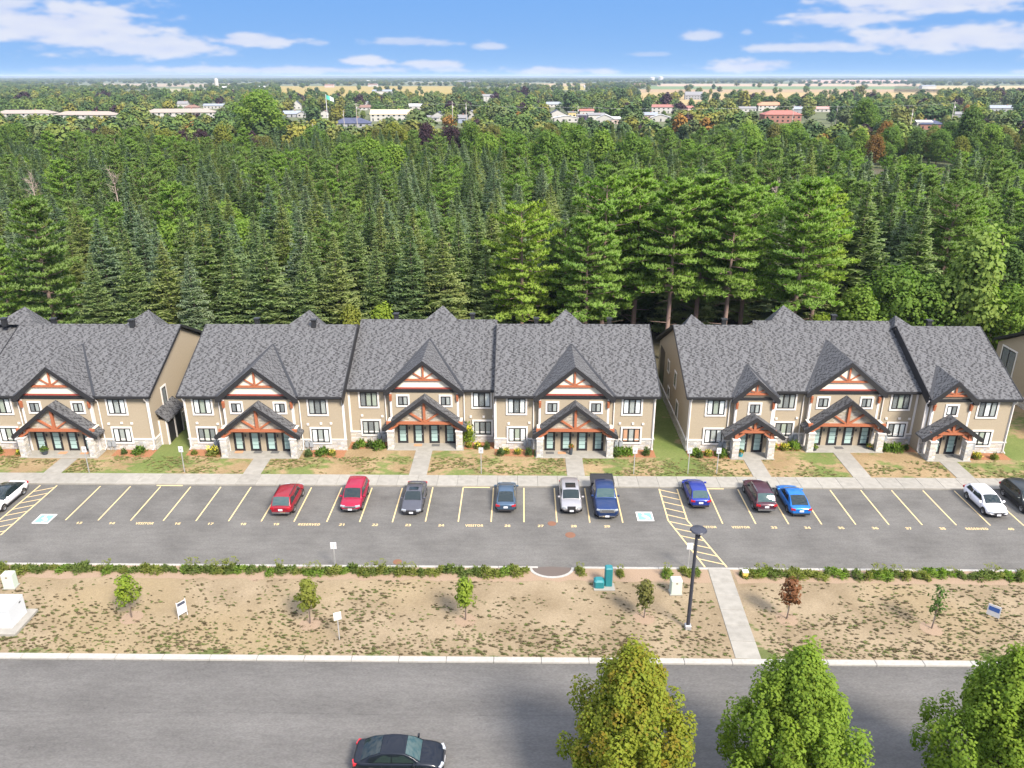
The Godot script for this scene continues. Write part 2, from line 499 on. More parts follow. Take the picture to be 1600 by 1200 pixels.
func build_ground() -> void:
	var f1 := noise(41, 0.22, 3)
	var f2 := noise(42, 1.1, 3)
	var f3 := noise(43, 0.05, 3)
	var f4 := noise(44, 3.2, 2)
	# the plain out to the horizon
	tri_mat("plain", speckle(512, 512, Color(0.05, 0.075, 0.028), Color(0.12, 0.125, 0.055), 31, 0.02, 0.2), 90.0, 1.0)
	var pl := MB.new()
	var z0 := 60.0
	for k in 8:
		var z1: float = [-100.0, -400.0, -1200.0, -3000.0, -6000.0, -10000.0, -16000.0, -24000.0][k]
		var w0 := 260.0 + absf(minf(z0, 0.0)) * 1.1
		var w1 := 260.0 + absf(z1) * 1.1
		pl.quad(Vector3(-w0, -0.06, z0), Vector3(w0, -0.06, z0), Vector3(w1, -0.06, z1), Vector3(-w1, -0.06, z1))
		z0 = z1
	structure("ground", pl.mesh(M["plain"]))
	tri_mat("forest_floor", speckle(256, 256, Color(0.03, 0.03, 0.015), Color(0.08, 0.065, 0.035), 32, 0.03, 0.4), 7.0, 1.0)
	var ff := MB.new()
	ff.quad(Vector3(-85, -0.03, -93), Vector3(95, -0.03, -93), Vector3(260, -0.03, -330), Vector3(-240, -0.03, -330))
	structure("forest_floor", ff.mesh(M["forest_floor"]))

	# street: worn grey asphalt, paler wheel tracks along it
	var street := func(x: float, z: float) -> Color:
		var g := 0.101 + f2.get_noise_2d(x * 0.4, z * 2.2) * 0.010 + f3.get_noise_2d(x * 3, z * 5) * 0.014
		g += 0.006 * sin((z + 36.0) * 1.9)
		if absf(z + 36.0 + 0.05 * sin(x * 0.3)) < 0.035:
			g *= 0.86
		if absf(f1.get_noise_2d(x * 0.9 + 11, z * 0.9)) < 0.004:
			g *= 0.84
		return Color(g * 1.01, g * 0.98, g * 0.94)
	sheet("street", -75, 75, -40.42, -31.35, 0.0, picture_mat("street_asphalt", ground_image(1536, 192, -75, 75, -40.42, -31.35, street, 51, 0.30)))
	var lot := func(x: float, z: float) -> Color:
		var g := 0.108 + f2.get_noise_2d(x * 0.35, z * 1.4) * 0.011 + f3.get_noise_2d(x * 4, z * 4) * 0.022
		if z < -57.4:
			var bay := fposmod(x + 5.15, 2.75) - 1.375
			g += 0.016 * exp(-bay * bay / 0.8) * f1.get_noise_2d(x * 0.7 + 30, z * 1.3) - 0.004
		if absf(z + 57.15) < 0.05 or absf(z + 54.1) < 0.03:
			g *= 0.9
		if z < -57.6:
			var bay_id := floorf((x + 38.5) / 2.75)
			var oz := -60.2 - 1.2 * sin(bay_id * 2.3)
			var ox := fposmod(x + 38.5, 2.75) - 1.375 + 0.3 * sin(bay_id * 4.1)
			g -= 0.035 * maxf(0.0, sin(bay_id * 5.7)) * exp(-(ox * ox + (z - oz) * (z - oz)) / 0.12) * (0.6 + f4.get_noise_2d(x * 3, z * 3))
		var crack := f1.get_noise_2d(x * 1.3, z * 1.3)
		if absf(crack) < 0.005 and z > -57:
			g *= 0.87
		return Color(g * 1.01, g * 0.98, g * 0.925)
	sheet("parking_lot", -75, 75, -63.6, -50.98, 0.0, picture_mat("lot_asphalt", ground_image(2048, 224, -75, 75, -63.6, -50.98, lot, 52, 0.26)))

	# dry strip between street and lot
	var strip := func(x: float, z: float) -> Color:
		var t := clampf(0.5 + f1.get_noise_2d(x, z) * 0.7 + f4.get_noise_2d(x, z) * 0.25, 0, 1)
		var dry := Color(0.166, 0.128, 0.080).lerp(Color(0.238, 0.190, 0.126), t)
		dry = dry.lerp(Color(0.22, 0.17, 0.095), clampf(f3.get_noise_2d(x + 90, z) * 1.2, 0, 0.6))
		var edge := smoothstep(-42.6, -40.9, z) * 0.7
		edge += exp(-pow((x - (15.35 + (z + 41) * -0.03)) / 0.9, 2.0)) * 0.9 * smoothstep(-49.5, -45.0, z)
		edge += smoothstep(22.0, 34.0, x) * 0.22
		var q := green_at(x * 1.4, z * 2.2, f1, f2) + edge - 0.80
		return dry.lerp(Color(0.075, 0.095, 0.028), clampf(q * 3.5, 0, 0.92))
	sheet("grass_strip", -60, 60, -50.72, -40.88, 0.11, picture_mat("dry_strip", ground_image(2048, 224, -60, 60, -50.72, -40.88, strip, 53, 0.28)), 0.15)
	var lawn := func(x: float, z: float) -> Color:
		var t := clampf(0.5 + f1.get_noise_2d(x + 50, z) * 0.7 + f4.get_noise_2d(x, z) * 0.3, 0, 1)
		var dry := Color(0.20, 0.142, 0.076).lerp(Color(0.268, 0.20, 0.114), t)
		var q := green_at(x * 0.8 + 200, z * 1.2, f1, f2) - 0.10
		for g in [[-35.0, 2.2, 1.3], [14.8, 2.4, 0.9], [9.5, 2.0, 0.25], [0.5, 1.8, 0.35], [50, 3.0, 0.8], [29.5, 1.5, 0.3], [-20.5, 1.5, 0.3]]:
			q += (g[2] as float) * exp(-pow((x - (g[0] as float)) / (g[1] as float), 2.0))
		q += smoothstep(-66.6, -65.7, z) * 0.25
		return dry.lerp(Color(0.085, 0.125, 0.03).lerp(Color(0.12, 0.15, 0.045), t), clampf(q * 2.2, 0, 0.93))
	sheet("front_lawn", -75, 75, -94, -65.62, 0.11, picture_mat("lawn", ground_image(2048, 400, -75, 75, -94, -65.62, lawn, 54, 0.3)), 0.12)
	sheet("near_verge", -75, 75, -30.9, 12, 0.11, tri_mat("verge", speckle(256, 256, Color(0.05, 0.085, 0.025), Color(0.13, 0.15, 0.05), 33, 0.03, 0.35), 6.0, 1.0), 0.12)

	# kerbs in lengths, sidewalk in slabs, walks in slabs: each piece its own
	var kb := MB.new()
	kb.soft_box(Vector3(0, 0.065, 0), Vector3(3.03, 0.15, 0.24), 0.03)
	var kerb_mesh := kb.mesh(M["kerb"])
	var kg := MB.new()
	kg.soft_box(Vector3(0, 0.065, 0), Vector3(3.03, 0.15, 0.46), 0.03)
	var wide_kerb := kg.mesh(M["kerb"])
	var lotk := Node3D.new(); lotk.name = "lot_kerb"; lotk.set_meta("kind", "structure"); add_child(lotk)
	var strk := Node3D.new(); strk.name = "street_kerb"; strk.set_meta("kind", "structure"); add_child(strk)
	var neark := Node3D.new(); neark.name = "near_kerb"; neark.set_meta("kind", "structure"); add_child(neark)
	for i in 34:
		var x := -52.0 + i * 3.05
		put("kerb_segment", wide_kerb, strk, Vector3(x, 0.002 + (i % 3) * 0.002, -40.64))
		put("kerb_segment", wide_kerb, neark, Vector3(x, 0.002, -31.12))
		if absf(x - 2.4) > 1.6:
			put("kerb_segment", kerb_mesh, lotk, Vector3(x, 0.002 + (i % 2) * 0.003, -50.85))
	for s in [[-0.62, 1.6], [4.2, 1.0]]:
		var q := MB.new()
		q.soft_box(Vector3(0, 0.065, 0), Vector3(s[1], 0.15, 0.24), 0.03)
		put("kerb_segment", q.mesh(M["kerb"]), lotk, Vector3(s[0] + 0.5, 0.002, -50.85))
	# half round kerb behind the drain
	var hk := MB.new()
	var ring := []
	for k in 15:
		var a := PI * k / 14.0
		ring.append([Vector3(2.4 + cos(a) * 1.5, 0.0, -50.8 + sin(a) * 1.15), Vector3(2.4 + cos(a) * 1.72, 0.0, -50.8 + sin(a) * 1.37)])
	for k in 14:
		var p: Array = ring[k]
		var q2: Array = ring[k + 1]
		var up := Vector3(0, 0.15, 0)
		hk.quad(p[0] + up, p[1] + up, q2[1] + up, q2[0] + up)
		hk.quad(p[0], p[0] + up, q2[0] + up, q2[0])
		hk.quad(q2[1], q2[1] + up, p[1] + up, p[1])
	put("curved_kerb", hk.mesh(M["kerb"]), lotk)
	var apron := MB.new()
	apron.col = Color(1, 1, 1)
	for k in 14:
		apron.tri(Vector3(2.4, 0.125, -50.95), Vector3(ring[k][0].x, 0.125, ring[k][0].z), Vector3(ring[k + 1][0].x, 0.125, ring[k + 1][0].z))
	structure("drain_apron", apron.mesh(mat("apron", lin(0.09, 0.072, 0.062), 0.95)))

	var sb := MB.new()
	sb.soft_box(Vector3(0, 0.07, 0), Vector3(1.835, 0.16, 2.02), 0.012)
	var slab_mesh := sb.mesh(M["concrete"])
	var tints := []
	for k in 3:
		var m: StandardMaterial3D = M["concrete"].duplicate()
		m.albedo_color = lin(0.9 + k * 0.05, 0.9 + k * 0.05, 0.89 + k * 0.05)
		tints.append(m)
	var walk := Node3D.new(); walk.name = "sidewalk"; walk.set_meta("kind", "structure"); add_child(walk)
	for i in 58:
		put("paving_slab", slab_mesh, walk, Vector3(-53.0 + i * 1.85, rnd(-0.003, 0.003), -64.58), tints[rng.randi() % 3])
	for w in WALKS:
		var path := Node3D.new(); path.name = numbered("walkway"); path.set_meta("kind", "structure"); add_child(path)
		var len: float = -65.62 - (w[1] as float)
		var cnt := 2 if len < 4 else 3
		var each := len / cnt
		var pb := MB.new()
		pb.soft_box(Vector3(0, 0.07, 0), Vector3(1.66, 0.16, each - 0.015), 0.012)
		var pm := pb.mesh(M["concrete"])
		for k in cnt:
			put("paving_slab", pm, path, Vector3(w[0], rnd(-0.002, 0.004), -65.62 - each * (k + 0.5)), tints[rng.randi() % 3])
	var cross := Node3D.new(); cross.name = numbered("walkway"); cross.set_meta("kind", "structure"); add_child(cross)
	var cb := MB.new()
	cb.soft_box(Vector3(0, 0.07, 0), Vector3(1.64, 0.16, 1.645), 0.012)
	var cm := cb.mesh(M["concrete"])
	cross.position = Vector3(14.7, 0, -40.87)
	cross.rotation.y = -0.039
	for k in 6:
		put("paving_slab", cm, cross, Vector3(0, rnd(0.0, 0.006), -0.83 - k * 1.66), tints[rng.randi() % 3])

	# bark mulch along the lot kerb and by the houses
	for s in [[-60.0, 14.15], [16.1, 60.0]]:
		var q := MB.new()
		var row0 := []
		var n := int((s[1] - s[0]) / 0.8)
		for k in n + 1:
			var x: float = lerpf(s[0], s[1], float(k) / n)
			row0.append(Vector3(x, 0.118, -49.05 + f2.get_noise_2d(x, 0) * 0.45))
		for k in n:
			q.quad(row0[k], row0[k + 1], Vector3(row0[k + 1].x, 0.118, -50.7), Vector3(row0[k].x, 0.118, -50.7))
		structure("mulch_bed", q.mesh(M["mulch_pale"])).name = numbered("hedge_mulch_bed")
	paint_lot()

func flat_bar(b: MB, p: Vector2, q: Vector2, w: float, y: float) -> void:
	var d := (q - p).normalized()
	var s := Vector2(-d.y, d.x) * w / 2
	b.quad(Vector3(p.x - s.x, y, p.y - s.y), Vector3(q.x - s.x, y, q.y - s.y), Vector3(q.x + s.x, y, q.y + s.y), Vector3(p.x + s.x, y, p.y + s.y))

func paint_lot() -> void:
	var marks := Node3D.new(); marks.name = "lot_markings"; marks.set_meta("kind", "structure"); add_child(marks)
	var lb := MB.new()
	flat_bar(lb, Vector2(0, -57.5), Vector2(0, -63.42), 0.11, 0.005)
	var line := lb.mesh(M["line_paint"])
	var fnt := SystemFont.new()
	fnt.font_names = PackedStringArray(["Droid Sans"])
	fnt.font_weight = 700
	var names := ["13", "14", "VISITOR", "16", "17", "18", "19", "RESERVED", "21", "22", "23", "24", "VISITOR", "26", "27", "28", "29"]
	for k in 18:
		put("stall_line", line, marks, Vector3(-38.5 + k * 2.772, 0, -0.05 if k > 10 else 0.1))
	for k in names.size():
		letters(names[k], marks, fnt, -38.5 + (k + 0.5) * 2.772)
	for x in [16.99, 19.76, 22.51, 25.27, 28.11, 30.88, 33.66, 36.49, 39.31, 42.1, 44.9]:
		put("stall_line", line, marks, Vector3(x, 0, 0))
	var right := ["VISITOR", "VISITOR", "33", "34", "35", "36", "37", "38", "RESERVED", "40"]
	for k in right.size():
		letters(right[k], marks, fnt, [15.6, 18.37, 21.13, 23.89, 26.69, 29.5, 32.27, 35.07, 37.9, 40.7][k])
	# hatched lane at left
	var outline := MB.new()
	flat_bar(outline, Vector2(-42.55, -63.42), Vector2(-42.55, -55.0), 0.12, 0.005)
	put("stall_line", outline.mesh(M["line_paint"]), marks)
	var o2 := MB.new()
	flat_bar(o2, Vector2(-44.1, -63.42), Vector2(-44.1, -55.0), 0.12, 0.005)
	put("stall_line", o2.mesh(M["line_paint"]), marks)
	for k in 8:
		var b := MB.new()
		var z := -63.0 + k * 1.05
		flat_bar(b, Vector2(-44.05, z + 0.75), Vector2(-42.6, z), 0.1, 0.009)
		put("hatch_stripe", b.mesh(M["line_paint"]), marks)
	# hatched crossing lane at right
	var pl := [Vector2(12.62, -63.42), Vector2(12.5, -58.0), Vector2(14.15, -51.2)]
	var pr := [Vector2(14.25, -63.42), Vector2(14.12, -58.0), Vector2(15.82, -51.2)]
	for e in [pl, pr]:
		for k in 2:
			var b := MB.new()
			flat_bar(b, e[k], e[k + 1], 0.12, 0.005)
			put("stall_line", b.mesh(M["line_paint"]), marks)
	for k in 11:
		var z := -63.3 + k * 1.1
		var xa := 12.56 if z < -58 else lerpf(12.5, 14.15, (z + 58) / 6.8)
		var zb := minf(z + 0.75, -51.3)
		var xb := 14.18 if zb < -58 else lerpf(14.12, 15.82, (zb + 58) / 6.8)
		var b := MB.new()
		flat_bar(b, Vector2(xa, z), Vector2(xb, zb), 0.1, 0.009)
		put("hatch_stripe", b.mesh(M["line_paint"]), marks)
	for p in [Vector2(-40.4, -57.6), Vector2(10.62, -58.6)]:
		access_mark(marks, p)
	for x in [-32.2, -4.0, 17.3]:
		var b := MB.new()
		flat_bar(b, Vector2(x - 1.2, -63.5), Vector2(x + 1.2, -63.5), 0.14, 0.006)
		put("edge_line", b.mesh(M["line_paint"]), marks)

func letters(t: String, marks: Node3D, fnt: Font, x: float) -> void:
	var tm := TextMesh.new()
	tm.text = t
	tm.font = fnt
	tm.font_size = 64
	tm.pixel_size = 0.0075
	tm.depth = 0.003
	tm.material = M["line_paint"]
	var o := put("stall_lettering", tm, marks, Vector3(x, 0.007, -56.95))
	o.rotation.x = -PI / 2
	o.scale = Vector3(0.82 if t.length() > 2 else 1.0, 0.95, 1.0)

func access_mark(marks: Node3D, p: Vector2) -> void:
	var a := MB.new()
	a.quad(Vector3(p.x - 0.7, 0.005, p.y + 0.75), Vector3(p.x + 0.7, 0.005, p.y + 0.75), Vector3(p.x + 0.7, 0.005, p.y - 0.75), Vector3(p.x - 0.7, 0.005, p.y - 0.75))
	var w := put("access_mark", a.mesh(M["white_paint"]), marks)
	var b := MB.new()
	b.quad(Vector3(p.x - 0.58, 0.009, p.y + 0.58), Vector3(p.x + 0.58, 0.009, p.y + 0.58), Vector3(p.x + 0.58, 0.009, p.y - 0.58), Vector3(p.x - 0.58, 0.009, p.y - 0.58))
	put("blue_field", b.mesh(M["blue_paint"]), w)
	var s := MB.new()
	var y := 0.013
	for k in 9: # wheel
		var a0 := -2.4 + k * 0.42
		flat_bar(s, p + Vector2(cos(a0) * 0.3 - 0.05, sin(a0) * 0.3 + 0.18), p + Vector2(cos(a0 + 0.42) * 0.3 - 0.05, sin(a0 + 0.42) * 0.3 + 0.18), 0.09, y)
	flat_bar(s, p + Vector2(-0.1, -0.3), p + Vector2(-0.05, 0.12), 0.13, y + 0.002)
	flat_bar(s, p + Vector2(-0.05, 0.1), p + Vector2(0.25, 0.12), 0.11, y + 0.004)
	flat_bar(s, p + Vector2(0.25, 0.1), p + Vector2(0.38, 0.42), 0.1, y + 0.006)
	flat_bar(s, p + Vector2(-0.12, -0.52), p + Vector2(-0.12, -0.36), 0.17, y)
	put("wheelchair_symbol", s.mesh(M["white_paint"]), w)

# ------------------------------------------------------------------ town houses
const EAVE := 6.05
const SLOPE := 0.47
const RUN := 9.4
const OVER := 0.45
var cache := {}

func window(b: Node3D, x: float, y0: float, z: float, w: float, h: float, panes: int, shades: Array, trim := true) -> Node3D:
	var root := Node3D.new()
	root.name = "window"
	b.add_child(root, true)
	root.position = Vector3(x, y0, z)
	var key := "win%.2f_%.2f_%d_%s" % [w, h, panes, trim]
	if not cache.has(key):
		var t := MB.new()
		var tw := 0.17
		t.bx(-w / 2 - tw, w / 2 + tw, h, h + tw, 0.0, 0.07)
		t.bx(-w / 2 - tw, w / 2 + tw, -tw, 0, 0.0, 0.085)
		t.bx(-w / 2 - tw, -w / 2, 0.0, h, 0.0, 0.065)
		t.bx(w / 2, w / 2 + tw, 0.0, h, 0.0, 0.065)
		var f := MB.new()
		var fw := 0.10
		f.bx(-w / 2, w / 2, h - fw, h, 0.0, 0.055)
		f.bx(-w / 2, w / 2, 0, fw, 0.0, 0.055)
		f.bx(-w / 2, -w / 2 + fw, fw, h - fw, 0.0, 0.053)
		f.bx(w / 2 - fw, w / 2, fw, h - fw, 0.0, 0.053)
		for k in range(1, panes):
			var xx := -w / 2 + w * k / panes
			f.bx(xx - 0.07, xx + 0.07, fw, h - fw, 0.0, 0.05)
		var g := MB.new()
		var pw := w / panes
		g.quad(Vector3(-pw / 2 + 0.04, 0.06, 0), Vector3(pw / 2 - 0.04, 0.06, 0), Vector3(pw / 2 - 0.04, h - 0.06, 0), Vector3(-pw / 2 + 0.04, h - 0.06, 0))
		cache[key] = [t.mesh(M["trim"]), f.mesh(M["black_frame"]), g.mesh(M["glass"])]
	var c: Array = cache[key]
	if trim:
		put("surround", c[0], root)
	put("frame", c[1], root)
	for k in panes:
		var px := -w / 2 + w * (k + 0.5) / panes
		put("pane", c[2], root, Vector3(px, 0, 0.035))
		put("pane_backing", c[2], root, Vector3(px, 0, 0.012), M[shades[k % shades.size()]])  # coloured backing sheet for each pane, set on the solid wall
	return root

func door(b: Node3D, x: float, z: float, lite := "curtain_frost") -> void:
	if not cache.has("door"):
		var d := MB.new()
		d.bx(-0.52, 0.52, 2.06, 2.16, 0.0, 0.06)
		d.bx(-0.52, -0.44, 0, 2.06, 0.0, 0.06)
		d.bx(0.44, 0.52, 0, 2.06, 0.0, 0.06)
		d.bx(-0.44, 0.44, 0, 2.06, 0.0, 0.035)
		var m := MB.new()
		m.bx(-0.3, 0.3, -0.015, 0.015, 0.04, 0.056)
		var p := MB.new()
		p.bx(-0.3, 0.3, 0.25, 1.95, 0.036, 0.046)
		var hd := MB.new()
		hd.bx(0.35, 0.39, 0.95, 1.1, 0.036, 0.09)
		cache["door"] = [d.mesh(M["door_black"]), p.mesh(M["curtain_frost"]), m.mesh(M["door_black"]), hd.mesh(M["galvanised"])]
	var c: Array = cache["door"]
	var o := put("door", c[0], b, Vector3(x, 0.17, z))
	put("pane", c[1], o, Vector3.ZERO, M[lite])
	for k in 3:
		put("glazing_bar", c[2], o, Vector3(0, 0.265 + 0.42 * (k + 1), 0))
	put("handle", c[3], o)

func add_roof(b: Node3D, x0: float, x1: float, dz: float, rake_l: bool, rake_r: bool, step_l := false, step_r := false) -> void:
	var ez := dz + OVER
	var rz := ez - RUN
	var ry := EAVE + SLOPE * RUN
	var bz := rz - RUN
	var th := 0.2
	var m := MB.new()
	var up := Vector3(0, SLOPE, -1).normalized()
	m.quad_uv(Vector3(x0, EAVE, ez), Vector3(x1, EAVE, ez), Vector3(x1, ry, rz), Vector3(x0, ry, rz), Vector3.RIGHT, up)
	var dn := Vector3(0, SLOPE, 1).normalized()
	m.quad_uv(Vector3(x1, EAVE, bz), Vector3(x0, EAVE, bz), Vector3(x0, ry, rz), Vector3(x1, ry, rz), Vector3.LEFT, dn)
	m.quad(Vector3(x0, EAVE - th, bz), Vector3(x1, EAVE - th, bz), Vector3(x1, ry - th, rz), Vector3(x0, ry - th, rz))
	m.quad(Vector3(x1, EAVE - th, ez), Vector3(x0, EAVE - th, ez), Vector3(x0, ry - th, rz), Vector3(x1, ry - th, rz))
	var roof := put("roof", m.mesh(M["shingle"]), b)
	for q in [[ez - 0.02, ez + 0.1], [bz - 0.1, bz + 0.02]]:
		var g := MB.new()
		g.bx(x0, x1, EAVE - 0.22, EAVE - 0.02, q[0], q[1])
		put("gutter", g.mesh(M["fascia"]), roof)
	for s in [[x0, rake_l, step_l], [x1, rake_r, step_r]]:
		var f := MB.new()
		var x: float = s[0]
		var hgt := 1.0 if s[2] else 0.26
		f.beam(Vector3(x, EAVE - hgt / 2 + 0.03, ez + 0.04), Vector3(x, ry - hgt / 2 + 0.03, rz), 0.07, hgt)
		f.beam(Vector3(x, ry - hgt / 2 + 0.03, rz), Vector3(x, EAVE - hgt / 2 + 0.03, bz - 0.04), 0.07, hgt)
		if s[1]:
			put("rake_board", f.mesh(M["fascia"]), roof)
	var cap := MB.new()
	cap.quad_uv(Vector3(x0, ry - 0.1, rz + 0.26), Vector3(x1, ry - 0.1, rz + 0.26), Vector3(x1, ry + 0.025, rz), Vector3(x0, ry + 0.025, rz), Vector3.RIGHT, up)
	cap.quad_uv(Vector3(x1, ry - 0.1, rz - 0.26), Vector3(x0, ry - 0.1, rz - 0.26), Vector3(x0, ry + 0.025, rz), Vector3(x1, ry + 0.025, rz), Vector3.LEFT, dn)
	put("ridge_cap", cap.mesh(M["shingle"]), roof)
	var sf := MB.new()
	sf.bx(x0 + 0.05, x1 - 0.05, EAVE - 0.3, EAVE - 0.24, dz - 0.02, ez)
	put("soffit", sf.mesh(M["fascia"]), roof)

func add_walls(b: Node3D, x0: float, x1: float, dz: float, end_l: bool, end_r: bool) -> void:
	var rz := dz + OVER - RUN
	var bk := rz - RUN + OVER
	var top := EAVE - 0.28
	var m := MB.new()
	var ridge := EAVE + SLOPE * RUN - 0.24
	var prof := [Vector2(dz, 0), Vector2(dz, top), Vector2(rz, ridge), Vector2(bk, top), Vector2(bk, 0)]
	for i in 5:
		var p: Vector2 = prof[i]
		var q: Vector2 = prof[(i + 1) % 5]
		m.quad(Vector3(x1, p.y, p.x), Vector3(x1, q.y, q.x), Vector3(x0, q.y, q.x), Vector3(x0, p.y, p.x))
	for x in [x0, x1]:
		for k in [[0, 1, 2], [0, 2, 3], [0, 3, 4]]:
			var a: Vector2 = prof[k[0]]
			var c: Vector2 = prof[k[1]]
			var d: Vector2 = prof[k[2]]
			if x == x1:
				m.tri(Vector3(x, a.y, a.x), Vector3(x, d.y, d.x), Vector3(x, c.y, c.x))
			else:
				m.tri(Vector3(x, a.y, a.x), Vector3(x, c.y, c.x), Vector3(x, d.y, d.x))
	var wall := put("wall", m.mesh(M["siding"]), b)
	var s := MB.new()
	s.bx(x0 - 0.03, x1 + 0.03, 0, 1.22, dz, dz + 0.05)
	if end_l:
		s.bx(x0 - 0.05, x0, 0, 1.22, bk, dz + 0.05)
	if end_r:
		s.bx(x1, x1 + 0.05, 0, 1.22, bk, dz + 0.05)
	put("stone_base", s.mesh(M["stone"]), wall)
	var c := MB.new()
	c.bx(x0 - 0.06, x1 + 0.06, 1.22, 1.34, dz + 0.001, dz + 0.1)
	if end_l:
		c.bx(x0 - 0.1, x0, 1.22, 1.34, bk, dz + 0.1)
	if end_r:
		c.bx(x1, x1 + 0.1, 1.22, 1.34, bk, dz + 0.1)
	put("stone_cap", c.mesh(M["trim"]), wall)
	for e in [[x0, 1.0], [x1, -1.0]]:
		var t := MB.new()
		var x: float = e[0]
		var d: float = e[1]
		t.bx(minf(x - 0.025 * d, x + 0.2 * d), maxf(x - 0.025 * d, x + 0.2 * d), 1.34, top, dz - 0.02, dz + 0.045)
		put("corner_board", t.mesh(M["trim"]), wall)

# gable over a shallow bay: roof with valleys, cream panel, timber truss
func front_gable(b: Node3D, cx: float, dz: float, hw: float, apex: float, small: bool) -> void:
	var ye := 5.88
	var sl := (apex - ye) / hw
	var zf := dz + 0.78
	var zi := dz + OVER - (apex - EAVE) / SLOPE
	var zb := dz + 0.42
	var root := Node3D.new()
	root.name = "front_gable"
	b.add_child(root, true)
	root.position = Vector3(cx, 0, 0)
	var r := MB.new()
	for s in [-1.0, 1.0]:
		var f := Vector3(0, apex, zf)
		var e := Vector3(s * hw, ye, zf)
		var v := Vector3(s * hw, ye, dz + OVER - 0.12)
		var bk := Vector3(0, apex, zi - 0.12)
		var up := Vector3(-s, sl, 0).normalized()
		var th := Vector3(0, -0.2, 0)
		if s < 0:
			r.quad_uv(f, bk, v, e, Vector3.BACK, up)
			r.quad(f + th, e + th, v + th, bk + th)
		else:
			r.quad_uv(f, e, v, bk, Vector3.BACK, up)
			r.quad(f + th, bk + th, v + th, e + th)
	put("gable_roof", r.mesh(M["shingle"]), root)
	var fa := MB.new()
	fa.prism([Vector2(0, apex + 0.03), Vector2(-hw - 0.03, ye + 0.03), Vector2(-hw - 0.03, ye - 0.34), Vector2(-hw + 0.3, ye - 0.34), Vector2(0, apex - 0.42)], zf - 0.06, zf + 0.03)
	fa.prism([Vector2(0, apex + 0.03), Vector2(0, apex - 0.42), Vector2(hw - 0.3, ye - 0.34), Vector2(hw + 0.03, ye - 0.34), Vector2(hw + 0.03, ye + 0.03)], zf - 0.06, zf + 0.03)
	for s in [-1.0, 1.0]:
		fa.bx(minf(s * hw - 0.05, s * hw + 0.05), maxf(s * hw - 0.05, s * hw + 0.05), ye - 0.25, ye - 0.02, dz + OVER, zf)
		fa.bx(minf(s * hw, s * (hw - 0.5)), maxf(s * hw, s * (hw - 0.5)), ye - 0.32, ye - 0.27, dz, zf)
	put("rake_board", fa.mesh(M["fascia"]), root)
	var vb := MB.new() # metal valley strips where the roofs meet
	for s in [-1.0, 1.0]:
		var p := Vector3(s * hw, EAVE + 0.02, dz + OVER)
		var q := Vector3(0, apex + 0.02, zi)
		vb.beam(p, q, 0.24, 0.03, Vector3(0, 1, SLOPE))
	put("valley", vb.mesh(M["roof_metal"]), root)
	# bay wall
	var bw := hw - (0.42 if small else 0.52)
	var w := MB.new()
	w.prism([Vector2(-bw, 0.02), Vector2(bw, 0.02), Vector2(bw, ye - 0.2 + 0.3 * sl), Vector2(0, apex - 0.26), Vector2(-bw, ye - 0.2 + 0.3 * sl)], dz - 0.3, zb)
	put("bay_wall", w.mesh(M["siding"]), root)
	for s in [-1.0, 1.0]:
		var t := MB.new()
		t.bx(s * bw - 0.1 - 0.08 * s, s * bw + 0.1 - 0.08 * s, 0.02, ye - 0.1, zb - 0.3, zb + 0.03)
		put("corner_board", t.mesh(M["trim"]), root)
	var py := 6.3 if not small else 6.55
	var pan := MB.new()
	var inx := (apex - 0.3 - py) / sl
	pan.prism([Vector2(-minf(inx, bw), py), Vector2(minf(inx, bw), py), Vector2(minf(inx, bw), apex - 0.3 - minf(inx, bw) * sl), Vector2(0, apex - 0.3), Vector2(-minf(inx, bw), apex - 0.3 - minf(inx, bw) * sl)], zb, zb + 0.035)
	put("gable_panel", pan.mesh(M["cream"]), root)
	if not small:
		var band := MB.new()
		band.bx(-bw, bw, 6.14, 6.3, zb, zb + 0.1)
		put("band", band.mesh(M["red_band"]), root)
	var ty := 7.12 if not small else 6.45
	var tx := (apex - 0.3 - ty) / sl + 0.1
	var d0 := zb + 0.06
	var d1 := zf - 0.14
	var tb := MB.new()
	tb.bx(-tx, tx, ty - 0.1, ty + 0.1, d0, d1)
	put("tie_beam", tb.mesh(M["timber"]), root)
	var kp := MB.new()
	kp.bx(-0.085, 0.085, ty + 0.1, apex - 0.34, d0 + 0.05, d1 - 0.02)
	put("king_post", kp.mesh(M["timber"]), root)
	for s in [-1.0, 1.0]:
		var bx := (apex - 0.3 - ty) / sl * (0.52 if not small else 0.6)
		var br := MB.new()
		br.beam(Vector3(s * 0.1, ty + 0.16, (d0 + d1) / 2), Vector3(s * bx, apex - 0.34 - bx * sl, (d0 + d1) / 2), d1 - d0 - 0.08, 0.13)
		put("brace", br.mesh(M["timber"]), root)
		var k := MB.new()
		var kx: float = s * (bw - 0.1)
		k.prism([Vector2(kx - 0.12, ye - 0.32), Vector2(kx + 0.12, ye - 0.32), Vector2(kx + 0.12, ye - 0.75), Vector2(kx - 0.12, ye - 0.75)], zb + 0.03, zb + 0.2)
		k.beam(Vector3(kx, ye - 1.0, zb + 0.1), Vector3(kx, ye - 0.4, zf - 0.15), 0.2, 0.2, Vector3.BACK)
		put("bracket", k.mesh(M["timber"]), root)

func small_windows(b: Node3D, xs: Array, y: float, z: float, sh: Array) -> void:
	for k in xs.size():
		window(b, xs[k], y, z, 1.0, 0.98, 2, sh[k])

